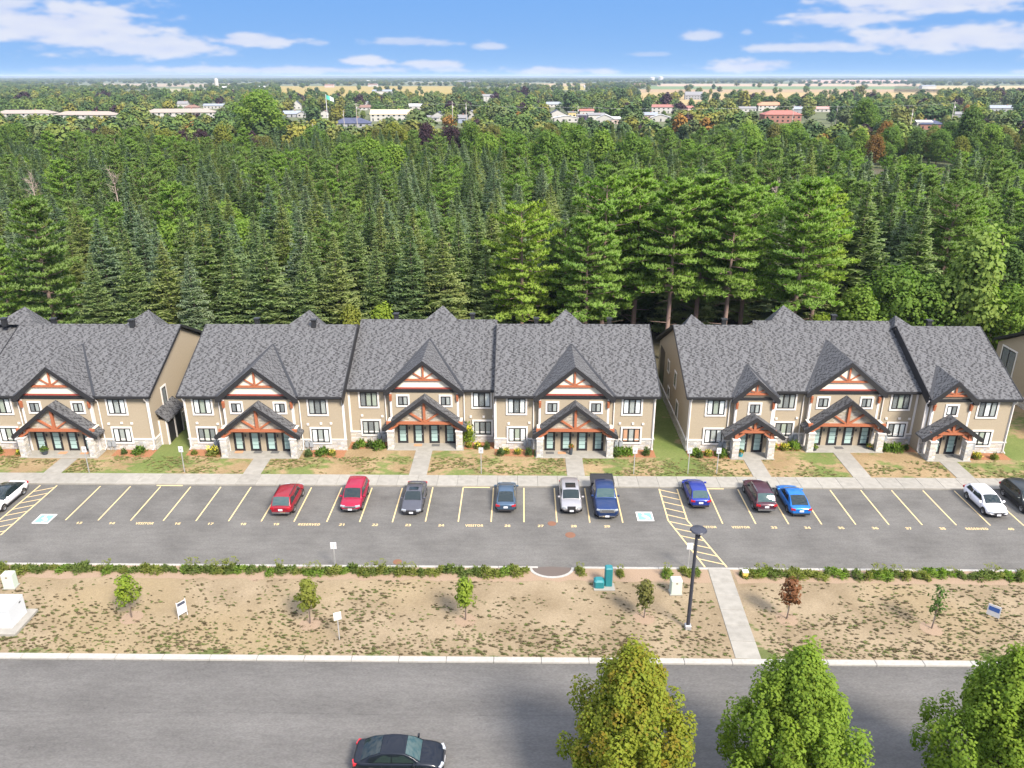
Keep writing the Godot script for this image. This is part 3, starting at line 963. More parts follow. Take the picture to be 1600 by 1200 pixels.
# porch: stone piers, timber frame, gable roof, slab, doors
func porch(b: Node3D, cx: float, dz: float, hw: float, apex: float, ye: float, doors: Array, small: bool, handle := 0) -> void:
	var root := Node3D.new()
	root.name = "porch"
	b.add_child(root, true)
	root.position = Vector3(cx, 0, dz)
	var sl := (apex - ye) / hw
	var zf := 1.95
	var zb := 0.36
	var r := MB.new()
	for s in [-1.0, 1.0]:
		var f := Vector3(0, apex, zf)
		var e := Vector3(s * hw, ye, zf)
		var v := Vector3(s * hw, ye, zb)
		var bk := Vector3(0, apex, zb)
		var up := Vector3(-s, sl, 0).normalized()
		var th := Vector3(0, -0.17, 0)
		if s < 0:
			r.quad_uv(f, bk, v, e, Vector3.BACK, up)
			r.quad(f + th, e + th, v + th, bk + th)
			r.quad(e + th, e, v, v + th)
		else:
			r.quad_uv(f, e, v, bk, Vector3.BACK, up)
			r.quad(f + th, bk + th, v + th, e + th)
			r.quad(e + th, v + th, v, e)
	put("porch_roof", r.mesh(M["shingle"]), root)
	var fa := MB.new()
	fa.prism([Vector2(0, apex + 0.03), Vector2(-hw - 0.03, ye + 0.03), Vector2(-hw - 0.03, ye - 0.28), Vector2(-hw + 0.25, ye - 0.28), Vector2(0, apex - 0.4)], zf - 0.04, zf + 0.05)
	fa.prism([Vector2(0, apex + 0.03), Vector2(0, apex - 0.4), Vector2(hw - 0.25, ye - 0.28), Vector2(hw + 0.03, ye - 0.28), Vector2(hw + 0.03, ye + 0.03)], zf - 0.04, zf + 0.05)
	put("rake_board", fa.mesh(M["fascia"]), root)
	var px := 3.42 if not small else 1.72
	var by := 2.95
	# stone gable infill, ceiling
	var g := MB.new()
	var gx := (apex - 0.2 - by) / sl
	g.prism([Vector2(-gx, by), Vector2(gx, by), Vector2(0, apex - 0.2)], zf - 0.62, zf - 0.46)
	put("stone_infill", g.mesh(M["stone_grey"]), root)
	var ce := MB.new()
	ce.bx(-px - 0.3, px + 0.3, by - 0.02, by + 0.04, zb, zf - 0.5)
	put("ceiling", ce.mesh(M["cream"]), root)
	var bm := MB.new()
	bm.bx(-px - 0.38, px + 0.38, by - 0.15, by + 0.12, zf - 0.5, zf - 0.26)
	put("beam", bm.mesh(M["timber"]), root)
	var kp := MB.new()
	kp.bx(-0.12, 0.12, by + 0.12, apex - 0.32, zf - 0.48, zf - 0.24)
	put("king_post", kp.mesh(M["timber"]), root)
	for s in [-1.0, 1.0]:
		var br := MB.new()
		var bx := (apex - 0.25 - by) / sl * 0.5
		br.beam(Vector3(s * 0.12, by + 0.14, zf - 0.37), Vector3(s * bx, apex - 0.32 - bx * sl, zf - 0.37), 0.2, 0.16)
		put("brace", br.mesh(M["timber"]), root)
		var pr := MB.new()
		pr.bx(s * px - 0.32, s * px + 0.32, 0.02, 2.12, zf - 0.72, zf - 0.02)
		put("stone_pier", pr.mesh(M["stone"]), root)
		var pc := MB.new()
		pc.bx(s * px - 0.38, s * px + 0.38, 2.12, 2.22, zf - 0.78, zf + 0.04)
		put("pier_cap", pc.mesh(M["trim"]), root)
		var po := MB.new()
		po.bx(s * px - 0.16, s * px + 0.16, 2.22, by - 0.17, zf - 0.5, zf - 0.18)
		po.beam(Vector3(s * (px - 0.15), 2.35, zf - 0.33), Vector3(s * (px - 0.75), by - 0.2, zf - 0.33), 0.18, 0.18)
		put("post", po.mesh(M["timber"]), root)
	var sl2 := MB.new()
	sl2.soft_box(Vector3(0, 0.09, 1.15), Vector3(px * 2 + 0.85, 0.18, 1.75), 0.02)
	put("porch_slab", sl2.mesh(M["concrete"]), root)
	var wl := MB.new()
	wl.bx(-px + 0.1, px - 0.1, 0.17, by - 0.02, 0.352, 0.40)
	put("stone_entry_wall", wl.mesh(M["stone"]), root)
	for k in doors.size():
		door(root, doors[k], 0.40)
	for k in doors.size():
		var wl2 := MB.new()
		wl2.bx(doors[k] + 0.62, doors[k] + 0.74, 1.75, 2.0, 0.40, 0.5)
		put("wall_lamp", wl2.mesh(M["lamp_black"]), root)

func rear_peak(b: Node3D, cx: float, dz: float, hw: float, h: float) -> void:
	var rz := dz + OVER - RUN
	var ry := EAVE + SLOPE * RUN
	var m := MB.new()
	hw *= 0.88
	var top := Vector3(cx, ry + h, rz - 2.3)
	var l := Vector3(cx - hw, ry - 0.1, rz - 0.05)
	var r := Vector3(cx + hw, ry - 0.1, rz - 0.05)
	var bl := Vector3(cx - hw * 1.15, ry - 2.6, rz - 5.0)
	var br := Vector3(cx + hw * 1.15, ry - 2.6, rz - 5.0)
	m.tri_uv(l, r, top, Vector3.RIGHT, Vector3(0, 0.4, -0.9))
	m.tri_uv(l, top, bl, Vector3.BACK, Vector3(0.7, 0.6, 0))
	m.tri_uv(r, br, top, Vector3.BACK, Vector3(-0.7, 0.6, 0))
	m.tri_uv(br, bl, top, Vector3.RIGHT, Vector3(0, 0.5, 0.8))
	put("rear_roof_peak", m.mesh(M["shingle"]), b)

func roof_vent(b: Node3D, x: float, dz: float, zo := -0.9, tall := 0.55) -> void:
	if not cache.has("vent"):
		var m := MB.new()
		m.bx(-0.22, 0.22, -0.4, 0.36, -0.22, 0.22)
		m.bx(-0.3, 0.3, 0.36, 0.5, -0.3, 0.3)
		cache["vent"] = m.mesh(M["roof_metal"])
	put("roof_vent", cache["vent"], b, Vector3(x, EAVE + SLOPE * (RUN - absf(zo)) + 0.15 + tall * 0.3, dz + OVER - RUN + zo))

func downspout(b: Node3D, x: float, dz: float, e: float) -> void:
	var m := MB.new()
	m.tube([Vector3(x, EAVE - 0.2, dz + 0.5), Vector3(x, EAVE - 0.42, dz + 0.4), Vector3(x + 0.1 * e, EAVE - 0.7, dz + 0.1), Vector3(x + 0.1 * e, 0.45, dz + 0.1), Vector3(x + 0.1 * e, 0.3, dz + 0.5)], [0.06, 0.06, 0.06, 0.06, 0.06], 6)
	put("downspout", m.mesh(M["trim"]), b)

func meters(b: Node3D, x: float, dz: float) -> void:
	if not cache.has("meter"):
		var m := MB.new()
		m.bx(-0.17, 0.17, 0.55, 1.1, 0.06, 0.24)
		m.tube([Vector3(0, 0.1, 0.12), Vector3(0, 0.55, 0.12)], [0.05, 0.05], 6)
		m.lathe([Vector2(0, 0.0), Vector2(0.12, 0.0), Vector2(0.12, 0.08)], Vector3(0, 1.16, 0.15), 8)
		cache["meter"] = m.mesh(M["meter_grey"])
	for k in 2:
		put("utility_meter", cache["meter"], b, Vector3(x + k * 0.45, 0, dz))

func eave_lights(b: Node3D, xs: Array, dz: float) -> void:
	if not cache.has("ventcap"):
		var m := MB.new()
		m.bx(-0.11, 0.11, -0.1, 0.1, 0.0, 0.1)
		cache["ventcap"] = m.mesh(M["trim"])
	for x in xs:
		put("wall_vent", cache["ventcap"], b, Vector3(x, 2.98 + 0.06 * sin(x * 7.0), dz))

func big_section(b: Node3D, cx: float, xl: float, xr: float, dz: float, ends: Array, sh: Array) -> void:
	add_walls(b, xl, xr, dz, ends[0], ends[1])
	add_roof(b, xl - (0.4 if ends[0] else 0.0), xr + (0.4 if ends[1] else 0.0), dz, ends[0] or ends[2], ends[1] or ends[3], ends[2] and not ends[0], ends[3] and not ends[1])
	front_gable(b, cx, dz, 3.95, 9.15, false)
	small_windows(b, [cx - 2.12, cx + 2.15], 4.36, dz + 0.42, [sh[0], sh[1]])
	for k in 4:
		window(b, cx + [-5.62, 5.72, -5.55, 5.78][k], [4.02, 4.02, 0.98, 0.98][k], dz + 0.006 + (0.05 if k > 1 else 0.0), 1.75, 1.58 if k < 2 else 1.5, 3, sh[k + 2])
	porch(b, cx + 0.1, dz, 4.15, 5.65, 2.45, [-2.4, -0.8, 0.8, 2.4], false)
	eave_lights(b, [cx - 6.4, cx - 4.35, cx + 4.6, cx + 5.9, cx + 6.9], dz)
	downspout(b, cx - 3.95, dz, 0.0)
	downspout(b, cx + 3.95, dz, 0.0)
	meters(b, cx + 4.35, dz + 0.02)
	meters(b, cx - 4.75, dz + 0.02)

func small_section(b: Node3D, cx: float, xl: float, xr: float, wx: float, dz: float, ends: Array, sh: Array) -> void:
	add_walls(b, xl, xr, dz, ends[0], ends[1])
	add_roof(b, xl - (0.4 if ends[0] else 0.0), xr + (0.4 if ends[1] else 0.0), dz, ends[0] or ends[2], ends[1] or ends[3], ends[2] and not ends[0], ends[3] and not ends[1])
	front_gable(b, cx, dz, 2.28, 7.95, true)
	small_windows(b, [cx + 0.02], 4.36, dz + 0.42, [sh[0]])
	for k in 2:
		window(b, wx, [4.02, 0.98][k], dz + 0.006 + 0.05 * k, 1.75, [1.58, 1.5][k], 3, sh[k + 1])
	porch(b, cx - 0.1, dz, 2.9, 4.5, 2.48, [-0.75, 0.75], true)
	downspout(b, cx - 2.35, dz, 0.0)
	meters(b, (cx - 2.9) if wx < cx else (cx + 2.6), dz + 0.02)

func side_windows(b: Node3D, x: float, z0: float, side: float) -> void:
	for k in [[4.1, -7.5, 0.9, 1.5], [4.3, -11.6, 0.8, 1.1], [1.75, -10.6, 0.8, 0.9], [1.4, -5.6, 0.95, 1.6]]:
		var w := window(b, 0, 0, 0, k[2], k[3], 1, ["dark_backing"])
		w.position = Vector3(x, k[0], z0 + (k[1] as float))
		w.rotation.y = side * PI / 2
	var sf := MB.new() # flat dark panel for the tall opening of the rear balcony
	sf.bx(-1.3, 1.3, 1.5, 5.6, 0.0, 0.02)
	var o := put("dark_wall_panel", sf.mesh(M["door_black"]), b, Vector3(x, 0, z0 - 15.6))
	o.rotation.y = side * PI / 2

func build_houses() -> void:
	var P := ["curtain_pale", "curtain_grey", "curtain_pale"]
	var G := ["curtain_grey", "dark_backing", "curtain_grey"]
	var D := ["dark_backing", "curtain_green", "dark_backing"]
	var O := ["curtain_orange", "curtain_grey", "curtain_orange"]
	var Q := ["curtain_pale", "curtain_green", "curtain_pale"]
	var dk := ["dark_backing", "curtain_grey"]
	var gr := ["curtain_grey", "curtain_grey"]
	# left block, only its right-hand part is in the picture
	var b := thing("townhouse_block", "beige townhouse block at the left edge with a side entrance on its end wall", "townhouse block", Vector3(-45.2, 0, -70.72), 0.0, "townhouse blocks along the lot")
	big_section(b, -0.2, -8.1, 8.7, 0.0, [false, true, true, false], [dk, gr, Q, P, Q, P])
	big_section(b, -15.9, -23.8, -8.1, -1.7, [true, false, false, false], [dk, gr, Q, P, Q, P])
	rear_peak(b, -8.7, 0.0, 2.5, 1.25)
	rear_peak(b, 4.75, 0.0, 2.0, 0.95)
	roof_vent(b, -9.6, 0.0, 0.2)
	roof_vent(b, -5.0, 0.0)
	roof_vent(b, 4.1, 0.0, 0.35)
	var lw := window(b, 0, 0, 0, 0.9, 1.9, 1, ["dark_backing"])
	lw.position = Vector3(8.71, 3.6, -3.4)
	lw.rotation.y = PI / 2
	side_entry(b, 8.72, -1.2)
	downspout(b, 8.55, 0.0, 0.0)
	# middle block
	b = thing("townhouse_block", "beige townhouse block in the middle with three wide timber gables", "townhouse block", Vector3(-10.0, 0, -71.1), 0.0, "townhouse blocks along the lot")
	big_section(b, -15.65, -23.1, -7.35, 0.25, [true, false, false, true], [["dark_backing", "curtain_pale"], ["curtain_pale", "dark_backing"], Q, G, D, P])
	big_section(b, 0.35, -7.35, 7.4, -1.75, [false, false, false, false], [dk, dk, ["dark_backing", "curtain_green", "curtain_green"], ["curtain_pale", "dark_backing", "curtain_pale"], G, G])
	big_section(b, 15.2, 7.4, 23.2, -0.2, [false, true, true, false], [dk, dk, ["curtain_pale", "dark_backing", "curtain_pale"], P, Q, O])
	rear_peak(b, -12.95, 0.25, 2.1, 0.95)
	rear_peak(b, 1.35, -1.75, 2.1, 0.95)
	rear_peak(b, 14.8, -0.2, 2.1, 1.0)
	for k in [[-18.2, 0.25], [-11.9, 0.25], [-3.6, -1.75], [4.7, -1.75], [11.6, -0.2], [19.4, -0.2]]:
		roof_vent(b, k[0], k[1], -0.6 if k[0] != -11.9 else 0.3)
	downspout(b, 23.1, -0.2, 0.0)
	downspout(b, -23.0, 0.25, 0.0)
	var bb := MB.new() # dark window-like panel on the left end wall
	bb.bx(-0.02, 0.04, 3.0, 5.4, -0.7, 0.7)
	put("dark_wall_panel", bb.mesh(M["door_black"]), b, Vector3(-23.12, 0, -1.6))
	# right block
	b = thing("townhouse_block", "beige townhouse block at right with two small gables and one wide gable", "townhouse block", Vector3(32.2, 0, -71.1), 0.0, "townhouse blocks along the lot")
	small_section(b, -9.45, -15.7, -7.3, -13.1, -0.1, [true, false, false, false], [dk, Q, P])
	big_section(b, -0.1, -7.3, 7.3, -1.75, [false, false, false, false], [dk, dk, G, ["dark_backing", "curtain_green", "dark_backing"], D, ["dark_backing", "curtain_pale", "curtain_pale"]])
	small_section(b, 9.5, 7.3, 15.7, 13.2, 0.1, [false, true, true, false], [["curtain_pale", "dark_backing"], ["dark_backing", "curtain_pale", "curtain_grey"], Q])
	rear_peak(b, -13.75, -0.1, 1.3, 0.5)
	rear_peak(b, -3.4, -1.75, 2.2, 1.1)
	rear_peak(b, 8.15, 0.1, 1.1, 0.5)
	for k in [[-10.6, -0.1], [1.6, -1.75], [11.0, 0.1]]:
		roof_vent(b, k[0], k[1], -0.6)
	side_windows(b, -15.71, 0.0, -1.0)
	downspout(b, 15.6, 0.1, 0.0)
	downspout(b, -15.6, -0.1, 0.0)
	var cl := MB.new()
	cl.bx(15.78, 16.0, 0.1, 3.2, -1.4, -1.1)
	put("service_chase", cl.mesh(M["trim"]), b)
	# next block, a sliver at the right edge
	b = thing("townhouse_block", "beige end wall with a tall dark window at the right edge", "townhouse block", Vector3(64.4, 0, -71.4), 0.0, "townhouse blocks along the lot")
	big_section(b, 0.2, -7.9, 8.0, 0.0, [true, true, true, false], [dk, gr, Q, P, Q, P])
	var rw := window(b, 0, 0, 0, 2.6, 3.6, 2, ["dark_backing"])
	rw.position = Vector3(-7.91, 2.0, -15.4)
	rw.rotation.y = -PI / 2
	# mulch beds along the fronts, one to each stretch of wall
	for k in [[-53.2, -48.9, -70.7], [-40.4, -36.4, -70.7], [-33.1, -29.6, -70.8], [-21.4, -17.4, -70.8], [-17.3, -13.6, -72.8], [-5.7, -2.7, -72.8], [-2.6, 1.3, -71.25], [9.2, 13.3, -71.25], [16.5, 20.6, -71.1], [24.9, 27.9, -72.8], [36.3, 39.4, -72.8], [43.7, 47.9, -70.9]]:
		var m := MB.new()
		var x0: float = k[0]
		var x1: float = k[1]
		var zb: float = k[2]
		m.quad(Vector3(x0, 0.125, zb + 1.55 + 0.2 * sin(x0)), Vector3(x1, 0.125, zb + 1.6 + 0.2 * sin(x1)), Vector3(x1, 0.125, zb), Vector3(x0, 0.125, zb))
		structure("mulch_bed", m.mesh(M["mulch"])).name = numbered("mulch_bed")

func side_entry(b: Node3D, x: float, z1: float) -> void:
	var root := Node3D.new()
	root.name = "side_entry"
	b.add_child(root, true)
	root.position = Vector3(x, 0, z1)
	var w := MB.new()
	w.bx(0.0, 0.75, 0, 2.75, -3.7, 0.0)
	put("wall", w.mesh(M["siding"]), root)
	var r := MB.new()
	r.quad_uv(Vector3(1.15, 2.85, 0.25), Vector3(1.15, 2.85, -3.95), Vector3(-0.02, 3.85, -3.95), Vector3(-0.02, 3.85, 0.25), Vector3.FORWARD, Vector3(-0.75, 0.65, 0))
	r.quad(Vector3(1.15, 2.72, -3.95), Vector3(1.15, 2.72, 0.25), Vector3(-0.02, 3.72, 0.25), Vector3(-0.02, 3.72, -3.95))
	r.quad(Vector3(1.15, 2.72, 0.25), Vector3(1.15, 2.85, 0.25), Vector3(-0.02, 3.85, 0.25), Vector3(-0.02, 3.72, 0.25))
	put("canopy_roof", r.mesh(M["shingle"]), root)
	for k in 2:
		var d := MB.new()
		d.bx(0.75, 0.8, 0.15, 2.5, -1.75 - k * 1.75, -0.25 - k * 1.75)
		put("door", d.mesh(M["door_black"]), root)
	var t := MB.new()
	for k in 3:
		t.bx(0.73, 0.84, 0.05, 2.75, -0.22 - k * 1.75, 0.02 - k * 1.75)
	t.bx(0.73, 0.83, 2.5, 2.72, -3.7, 0.0)
	t.bx(0.0, 0.16, 0.05, 2.75, -0.02, 0.03)
	put("trim", t.mesh(M["trim"]), root)

# ------------------------------------------------------------------ vehicles; local +z is the nose
func lerp_profile(pr: Array, z: float, k: int) -> float:
	for i in pr.size() - 1:
		var a: Array = pr[i]
		var b: Array = pr[i + 1]
		if z <= b[0]:
			var t := clampf((z - (a[0] as float)) / maxf(0.001, (b[0] as float) - (a[0] as float)), 0, 1)
			return lerpf(a[k], b[k], t * t * (3 - 2 * t) if k == 1 else t)
	return pr[pr.size() - 1][k]

# s: length, width, height, belt, nose height, tail height, z of windscreen foot / roof front / roof rear / rear glass foot
func vehicle(s: Dictionary, label: String, category: String, at: Vector3, turn: float) -> Node3D:
	var root := thing(s.get("called", "parked_car"), label, category, at, turn, s.get("group", "cars parked in the lot"))
	var L: float = s.L
	var W: float = s.W / 2.0
	var H: float = s.H
	var belt: float = s.belt
	var paint := StandardMaterial3D.new()
	paint.resource_name = "car_paint"
	paint.albedo_color = s.paint
	paint.roughness = 0.36
	paint.metallic = s.get("metal", 0.25)
	paint.metallic_specular = 0.35
	paint.clearcoat_enabled = true
	paint.clearcoat = 0.35
	paint.clearcoat_roughness = 0.06
	var zf: float = L / 2
	var wf: float = s.screen_foot
	var rf: float = s.roof_front
	var rr: float = s.roof_rear
	var rb: float = s.rear_foot
	var bot := 0.24 if not s.has("tall") else 0.34
	# [z, top, half width]
	var prof := [[-zf, s.tail - 0.14, W * 0.80], [-zf + 0.10, s.tail - 0.02, W * 0.90], [-zf + 0.35, s.tail, W * 0.97], [rb, belt + 0.0, W], [wf, belt - 0.01, W], [lerpf(wf, zf, 0.5), lerpf(belt, s.nose, 0.55) + 0.02, W * 0.985], [zf - 0.35, s.nose, W * 0.95], [zf - 0.1, s.nose - 0.10, W * 0.86], [zf, s.nose - 0.24, W * 0.70]]
	var rows := []
	var zs := [-zf, -zf + 0.06, -zf + 0.14, -zf + 0.35]
	var k := 10
	for i in k + 1:
		zs.append(lerpf(-zf + 0.5, zf - 0.5, float(i) / k))
	zs.append_array([zf - 0.35, zf - 0.18, zf - 0.07, zf])
	for z in zs:
		var top := lerp_profile(prof, z, 1)
		var w := lerp_profile(prof, z, 2)
		var b := bot + 0.12 * smoothstep(zf - 0.5, zf, absf(z))
		var half := [Vector2(w * 0.80, b), Vector2(w * 0.965, b + 0.10), Vector2(w, lerpf(b, top, 0.45)), Vector2(w * 0.985, lerpf(b, top, 0.72)), Vector2(w * 0.93, top - 0.05), Vector2(w * 0.80, top - 0.005), Vector2(w * 0.4, top + 0.025)]
		var ring := PackedVector3Array()
		for p in half:
			ring.append(Vector3(p.x, p.y, z))
		ring.append(Vector3(0, top + 0.035, z))
		for i in range(half.size() - 1, -1, -1):
			ring.append(Vector3(-half[i].x, half[i].y, z))
		rows.append(ring)
	var body := MB.new()
	body.grid(rows, true)
	for e in [0, rows.size() - 1]:
		var r: PackedVector3Array = rows[e]
		for i in range(1, r.size() - 1):
			if e == 0:
				body.tri(r[0], r[i + 1], r[i])
			else:
				body.tri(r[0], r[i], r[i + 1])
	put("body", body.mesh(paint), root)
	# cabin shell
	var wb: float = W * 0.90
	var wr: float = W * s.get("roof_w", 0.70)
	var cab := []
	var st := [[rb, belt - 0.02, wb * 0.94, wb], [lerpf(rb, rr, 0.5), lerpf(belt, H, 0.62), lerpf(wb, wr, 0.55), wb], [rr, H - 0.035, wr, wb], [lerpf(rr, rf, 0.33), H, wr * 1.02, wb], [lerpf(rr, rf, 0.7), H - 0.005, wr * 1.02, wb], [rf, H - 0.05, wr, wb], [lerpf(rf, wf, 0.5), lerpf(H, belt, 0.45), lerpf(wr, wb, 0.5), wb], [wf, belt - 0.02, wb * 0.94, wb]]
	for q in st:
		var y: float = q[1]
		var w: float = q[2]
		var base: float = q[3]
		cab.append(PackedVector3Array([Vector3(base, belt - 0.05, q[0]), Vector3(lerpf(base, w, 0.85), lerpf(belt, y, 0.86), q[0]), Vector3(w * 0.93, y - 0.015, q[0]), Vector3(w * 0.5, y + 0.02, q[0]), Vector3(0, y + 0.028, q[0]), Vector3(-w * 0.5, y + 0.02, q[0]), Vector3(-w * 0.93, y - 0.015, q[0]), Vector3(-lerpf(base, w, 0.85), lerpf(belt, y, 0.86), q[0]), Vector3(-base, belt - 0.05, q[0])]))
	var shell := MB.new()
	shell.grid(cab)
	put("roof", shell.mesh(s.get("roof_mat", paint)), root)
	# glazing just proud of the shell
	var glass: Material = M[s.get("glass", "car_glass")]
	var lift := 0.022
	put("windscreen", glazing(cab, 5, 7, lift).mesh(M[s.get("screen", "car_glass")]), root)
	put("rear_window", glazing(cab, 0, 2, lift).mesh(M[s.get("rear_glass", "car_glass")]), root)
	for sd in [-1.0, 1.0]:
		var zb0 := rb + 0.12 + (rr - rb) * 0.25
		var ends := [[lerpf(rb, rr, 0.62), rr + 0.05, lerpf(rr, rf, 0.42), lerpf(rr, rf, 0.42)], [lerpf(rr, rf, 0.47), lerpf(rr, rf, 0.47), rf - 0.02, lerpf(rf, wf, 0.72)]]
		for e in ends:
			var g := MB.new()
			# e: bottom rear, top rear, top front, bottom front
			var yb := belt + 0.03
			var yt := H - 0.13
			var pt := func(z: float, y: float) -> Vector3:
				var t := clampf((y - belt) / (H - belt), 0, 1)
				return Vector3(sd * (lerpf(wb, wr * 0.97, t) + 0.018), y, z)
			var a: Vector3 = pt.call(e[0], yb)
			var b: Vector3 = pt.call(e[3], yb)
			var c: Vector3 = pt.call(e[2], yt)
			var d: Vector3 = pt.call(e[1], yt)
			if sd > 0:
				g.quad(b, a, d, c)
			else:
				g.quad(a, b, c, d)
			put("side_window", g.mesh(glass), root)
	if s.has("sunroof"):
		var sr := MB.new()
		sr.quad(Vector3(-wr * 0.6, H + 0.028, lerpf(rr, rf, 0.9)), Vector3(wr * 0.6, H + 0.028, lerpf(rr, rf, 0.9)), Vector3(wr * 0.6, H + 0.035, lerpf(rr, rf, 0.5)), Vector3(-wr * 0.6, H + 0.035, lerpf(rr, rf, 0.5)))
		put("sunroof", sr.mesh(M["car_glass"]), root)
	if s.has("rails"):
		for sd in [-1.0, 1.0]:
			var rl := MB.new()
			rl.beam(Vector3(sd * wr * 0.92, H + 0.04, rr + 0.1), Vector3(sd * wr * 0.92, H + 0.04, rf - 0.1), 0.05, 0.06)
			put("roof_rail", rl.mesh(M[s.rails]), root)
	# wheels
	var R: float = s.get("wheel", 0.33)
	var key := "wheel%.2f" % R
	if not cache.has(key):
		var ty := MB.new()
		var pr2 := [Vector2(R * 0.62, 0.095), Vector2(R * 0.93, 0.10), Vector2(R, 0.06), Vector2(R, -0.06), Vector2(R * 0.93, -0.10), Vector2(R * 0.62, -0.095)]
		ty.lathe(pr2, Vector3.ZERO, 18)
		var ri := MB.new()
		ri.lathe([Vector2(R * 0.64, 0.085), Vector2(R * 0.55, 0.06), Vector2(R * 0.52, 0.02), Vector2(0.0, 0.015)], Vector3.ZERO, 18)
		for q in 5:
			var a := TAU * q / 5
			ri.beam(Vector3(0, 0.055, 0), Vector3(cos(a) * R * 0.58, 0.075, sin(a) * R * 0.58), 0.07, 0.03)
		ri.lathe([Vector2(0.06, 0.05), Vector2(0.05, 0.085), Vector2(0.0, 0.09)], Vector3.ZERO, 8)
		cache[key] = [ty.mesh(M["tyre"]), ri.mesh(M["rim"])]
	var ax: Array = s.get("axles", [-L * 0.29, L * 0.31])
	for z in ax:
		for sd in [-1.0, 1.0]:
			var w := put("wheel", cache[key][0], root, Vector3(sd * (W - 0.085), R, z))
			w.rotation.z = -sd * PI / 2
			put("rim", cache[key][1], w)
			var wa := MB.new()
			var arch := []
			for q in 13:
				var a := PI * q / 12.0
				arch.append(Vector2(cos(a) * (R + 0.075), maxf(0.0, sin(a)) * (R + 0.07)))
			for q in 12:
				wa.tri(Vector3(0, 0, 0), Vector3(0, arch[q].y, arch[q].x), Vector3(0, arch[q + 1].y, arch[q + 1].x))
				wa.quad(Vector3(0, arch[q].y, arch[q].x), Vector3(-sd * 0.14, arch[q].y, arch[q].x), Vector3(-sd * 0.14, arch[q + 1].y, arch[q + 1].x), Vector3(0, arch[q + 1].y, arch[q + 1].x))
			put("wheel_arch", wa.mesh(M["plastic_black"]), root, Vector3(sd * (W * 0.99 + 0.006), R - 0.03, z))
	# lamps, grille, bumpers, plate, mirrors
	for sd in [-1.0, 1.0]:
		var hl := MB.new()
		hl.box(Vector3(sd * W * 0.66, s.nose - 0.16, zf - 0.16), Vector3(0.40, 0.13, 0.26), Basis(Vector3.UP, sd * 0.42))
		put("headlight", hl.mesh(M["head_lamp"]), root)
		var tl := MB.new()
		tl.box(Vector3(sd * W * 0.74, s.tail - 0.17, -zf + 0.11), Vector3(0.36, 0.16, 0.22), Basis(Vector3.UP, -sd * 0.30))
		put("tail_light", tl.mesh(M["tail_lamp"]), root)
		var mr := MB.new()
		mr.soft_box(Vector3(sd * (W + 0.09), belt + 0.06, wf - 0.30), Vector3(0.22, 0.15, 0.11), 0.03)
		put("wing_mirror", mr.mesh(s.get("mirror", paint)), root)
		for z in [lerpf(rr, rf, 0.44), wf - 0.28, rr + 0.02]:
			var dl := MB.new()
			dl.bx(minf(sd * W * 0.999, sd * (W + 0.004)), maxf(sd * W * 0.999, sd * (W + 0.004)), bot + 0.22, belt - 0.12, z - 0.008, z + 0.008)
			put("door_seam", dl.mesh(M["plastic_black"]), root)
		var sk := MB.new()
		sk.box(Vector3(sd * W * 0.955, bot + 0.05, 0), Vector3(0.10, 0.12, L * 0.44))
		put("sill_trim", sk.mesh(M["plastic_black"]), root)
	var gr := MB.new()
	gr.box(Vector3(0, s.nose - 0.22, zf - 0.05), Vector3(W * s.get("grille_w", 0.9), s.get("grille_h", 0.16), 0.14))
	put("grille", gr.mesh(M[s.get("grille", "plastic_black")]), root)
	var fb := MB.new()
	fb.box(Vector3(0, bot + 0.15, zf - 0.06), Vector3(W * 1.35, 0.13, 0.16))
	put("front_bumper", fb.mesh(M[s.get("bumper", "plastic_black")]), root)
	var rbm := MB.new()
	rbm.box(Vector3(0, bot + 0.14, -zf + 0.03), Vector3(W * 1.55, 0.16, 0.14))
	put("rear_bumper", rbm.mesh(M[s.get("rear_bumper", "plastic_black")]), root)
	var pl := MB.new()
	pl.box(Vector3(0, lerpf(bot, s.tail, 0.58), -zf - 0.01), Vector3(0.36, 0.17, 0.03))
	put("licence_plate", pl.mesh(M["plate"]), root)
	var pf := MB.new()
	pf.box(Vector3(0, bot + 0.16, zf + 0.025), Vector3(0.34, 0.16, 0.02))
	put("licence_plate", pf.mesh(M["plate"]), root)
	var un := MB.new()
	un.bx(-W * 0.8, W * 0.8, 0.18, bot + 0.08, -zf + 0.35, zf - 0.35)
	put("underbody", un.mesh(M["plastic_black"]), root)
	return root

func glazing(cab: Array, i0: int, i1: int, lift: float) -> MB:
	var g := MB.new()
	var rows := []
	var inset := 0.12
	for i in range(i0, i1 + 1):
		var r: PackedVector3Array = cab[i]
		var o := PackedVector3Array()
		for j in range(2, 7):
			var p := r[j]
			p.x *= 0.97
			o.append(p)
		rows.append(o)
	# pull the ends in a little and lift the sheet along its normal
	var first: PackedVector3Array = rows[0]
	var last: PackedVector3Array = rows[rows.size() - 1]
	var outf := PackedVector3Array()
	var outl := PackedVector3Array()
	for j in first.size():
		outf.append(first[j].lerp(rows[1][j], inset))
		outl.append(last[j].lerp(rows[rows.size() - 2][j], inset))
	rows[0] = outf
	rows[rows.size() - 1] = outl
	var nn: Vector3 = (rows[0][4] - rows[0][0]).cross(rows[rows.size() - 1][2] - rows[0][2]).normalized()
	if nn.y < 0:
		nn = -nn
	for i in rows.size():
		var o: PackedVector3Array = rows[i]
		for j in o.size():
			o[j] += nn * lift
		rows[i] = o
	g.grid(rows)
	return g

func sedan(paint: Color, extra := {}) -> Dictionary:
	var d := {"L": 4.75, "W": 1.84, "H": 1.44, "belt": 0.93, "nose": 0.74, "tail": 0.96, "screen_foot": 1.22, "roof_front": 0.36, "roof_rear": -0.80, "rear_foot": -1.92, "roof_w": 0.73, "paint": paint, "wheel": 0.33}
	d.merge(extra, true)
	return d

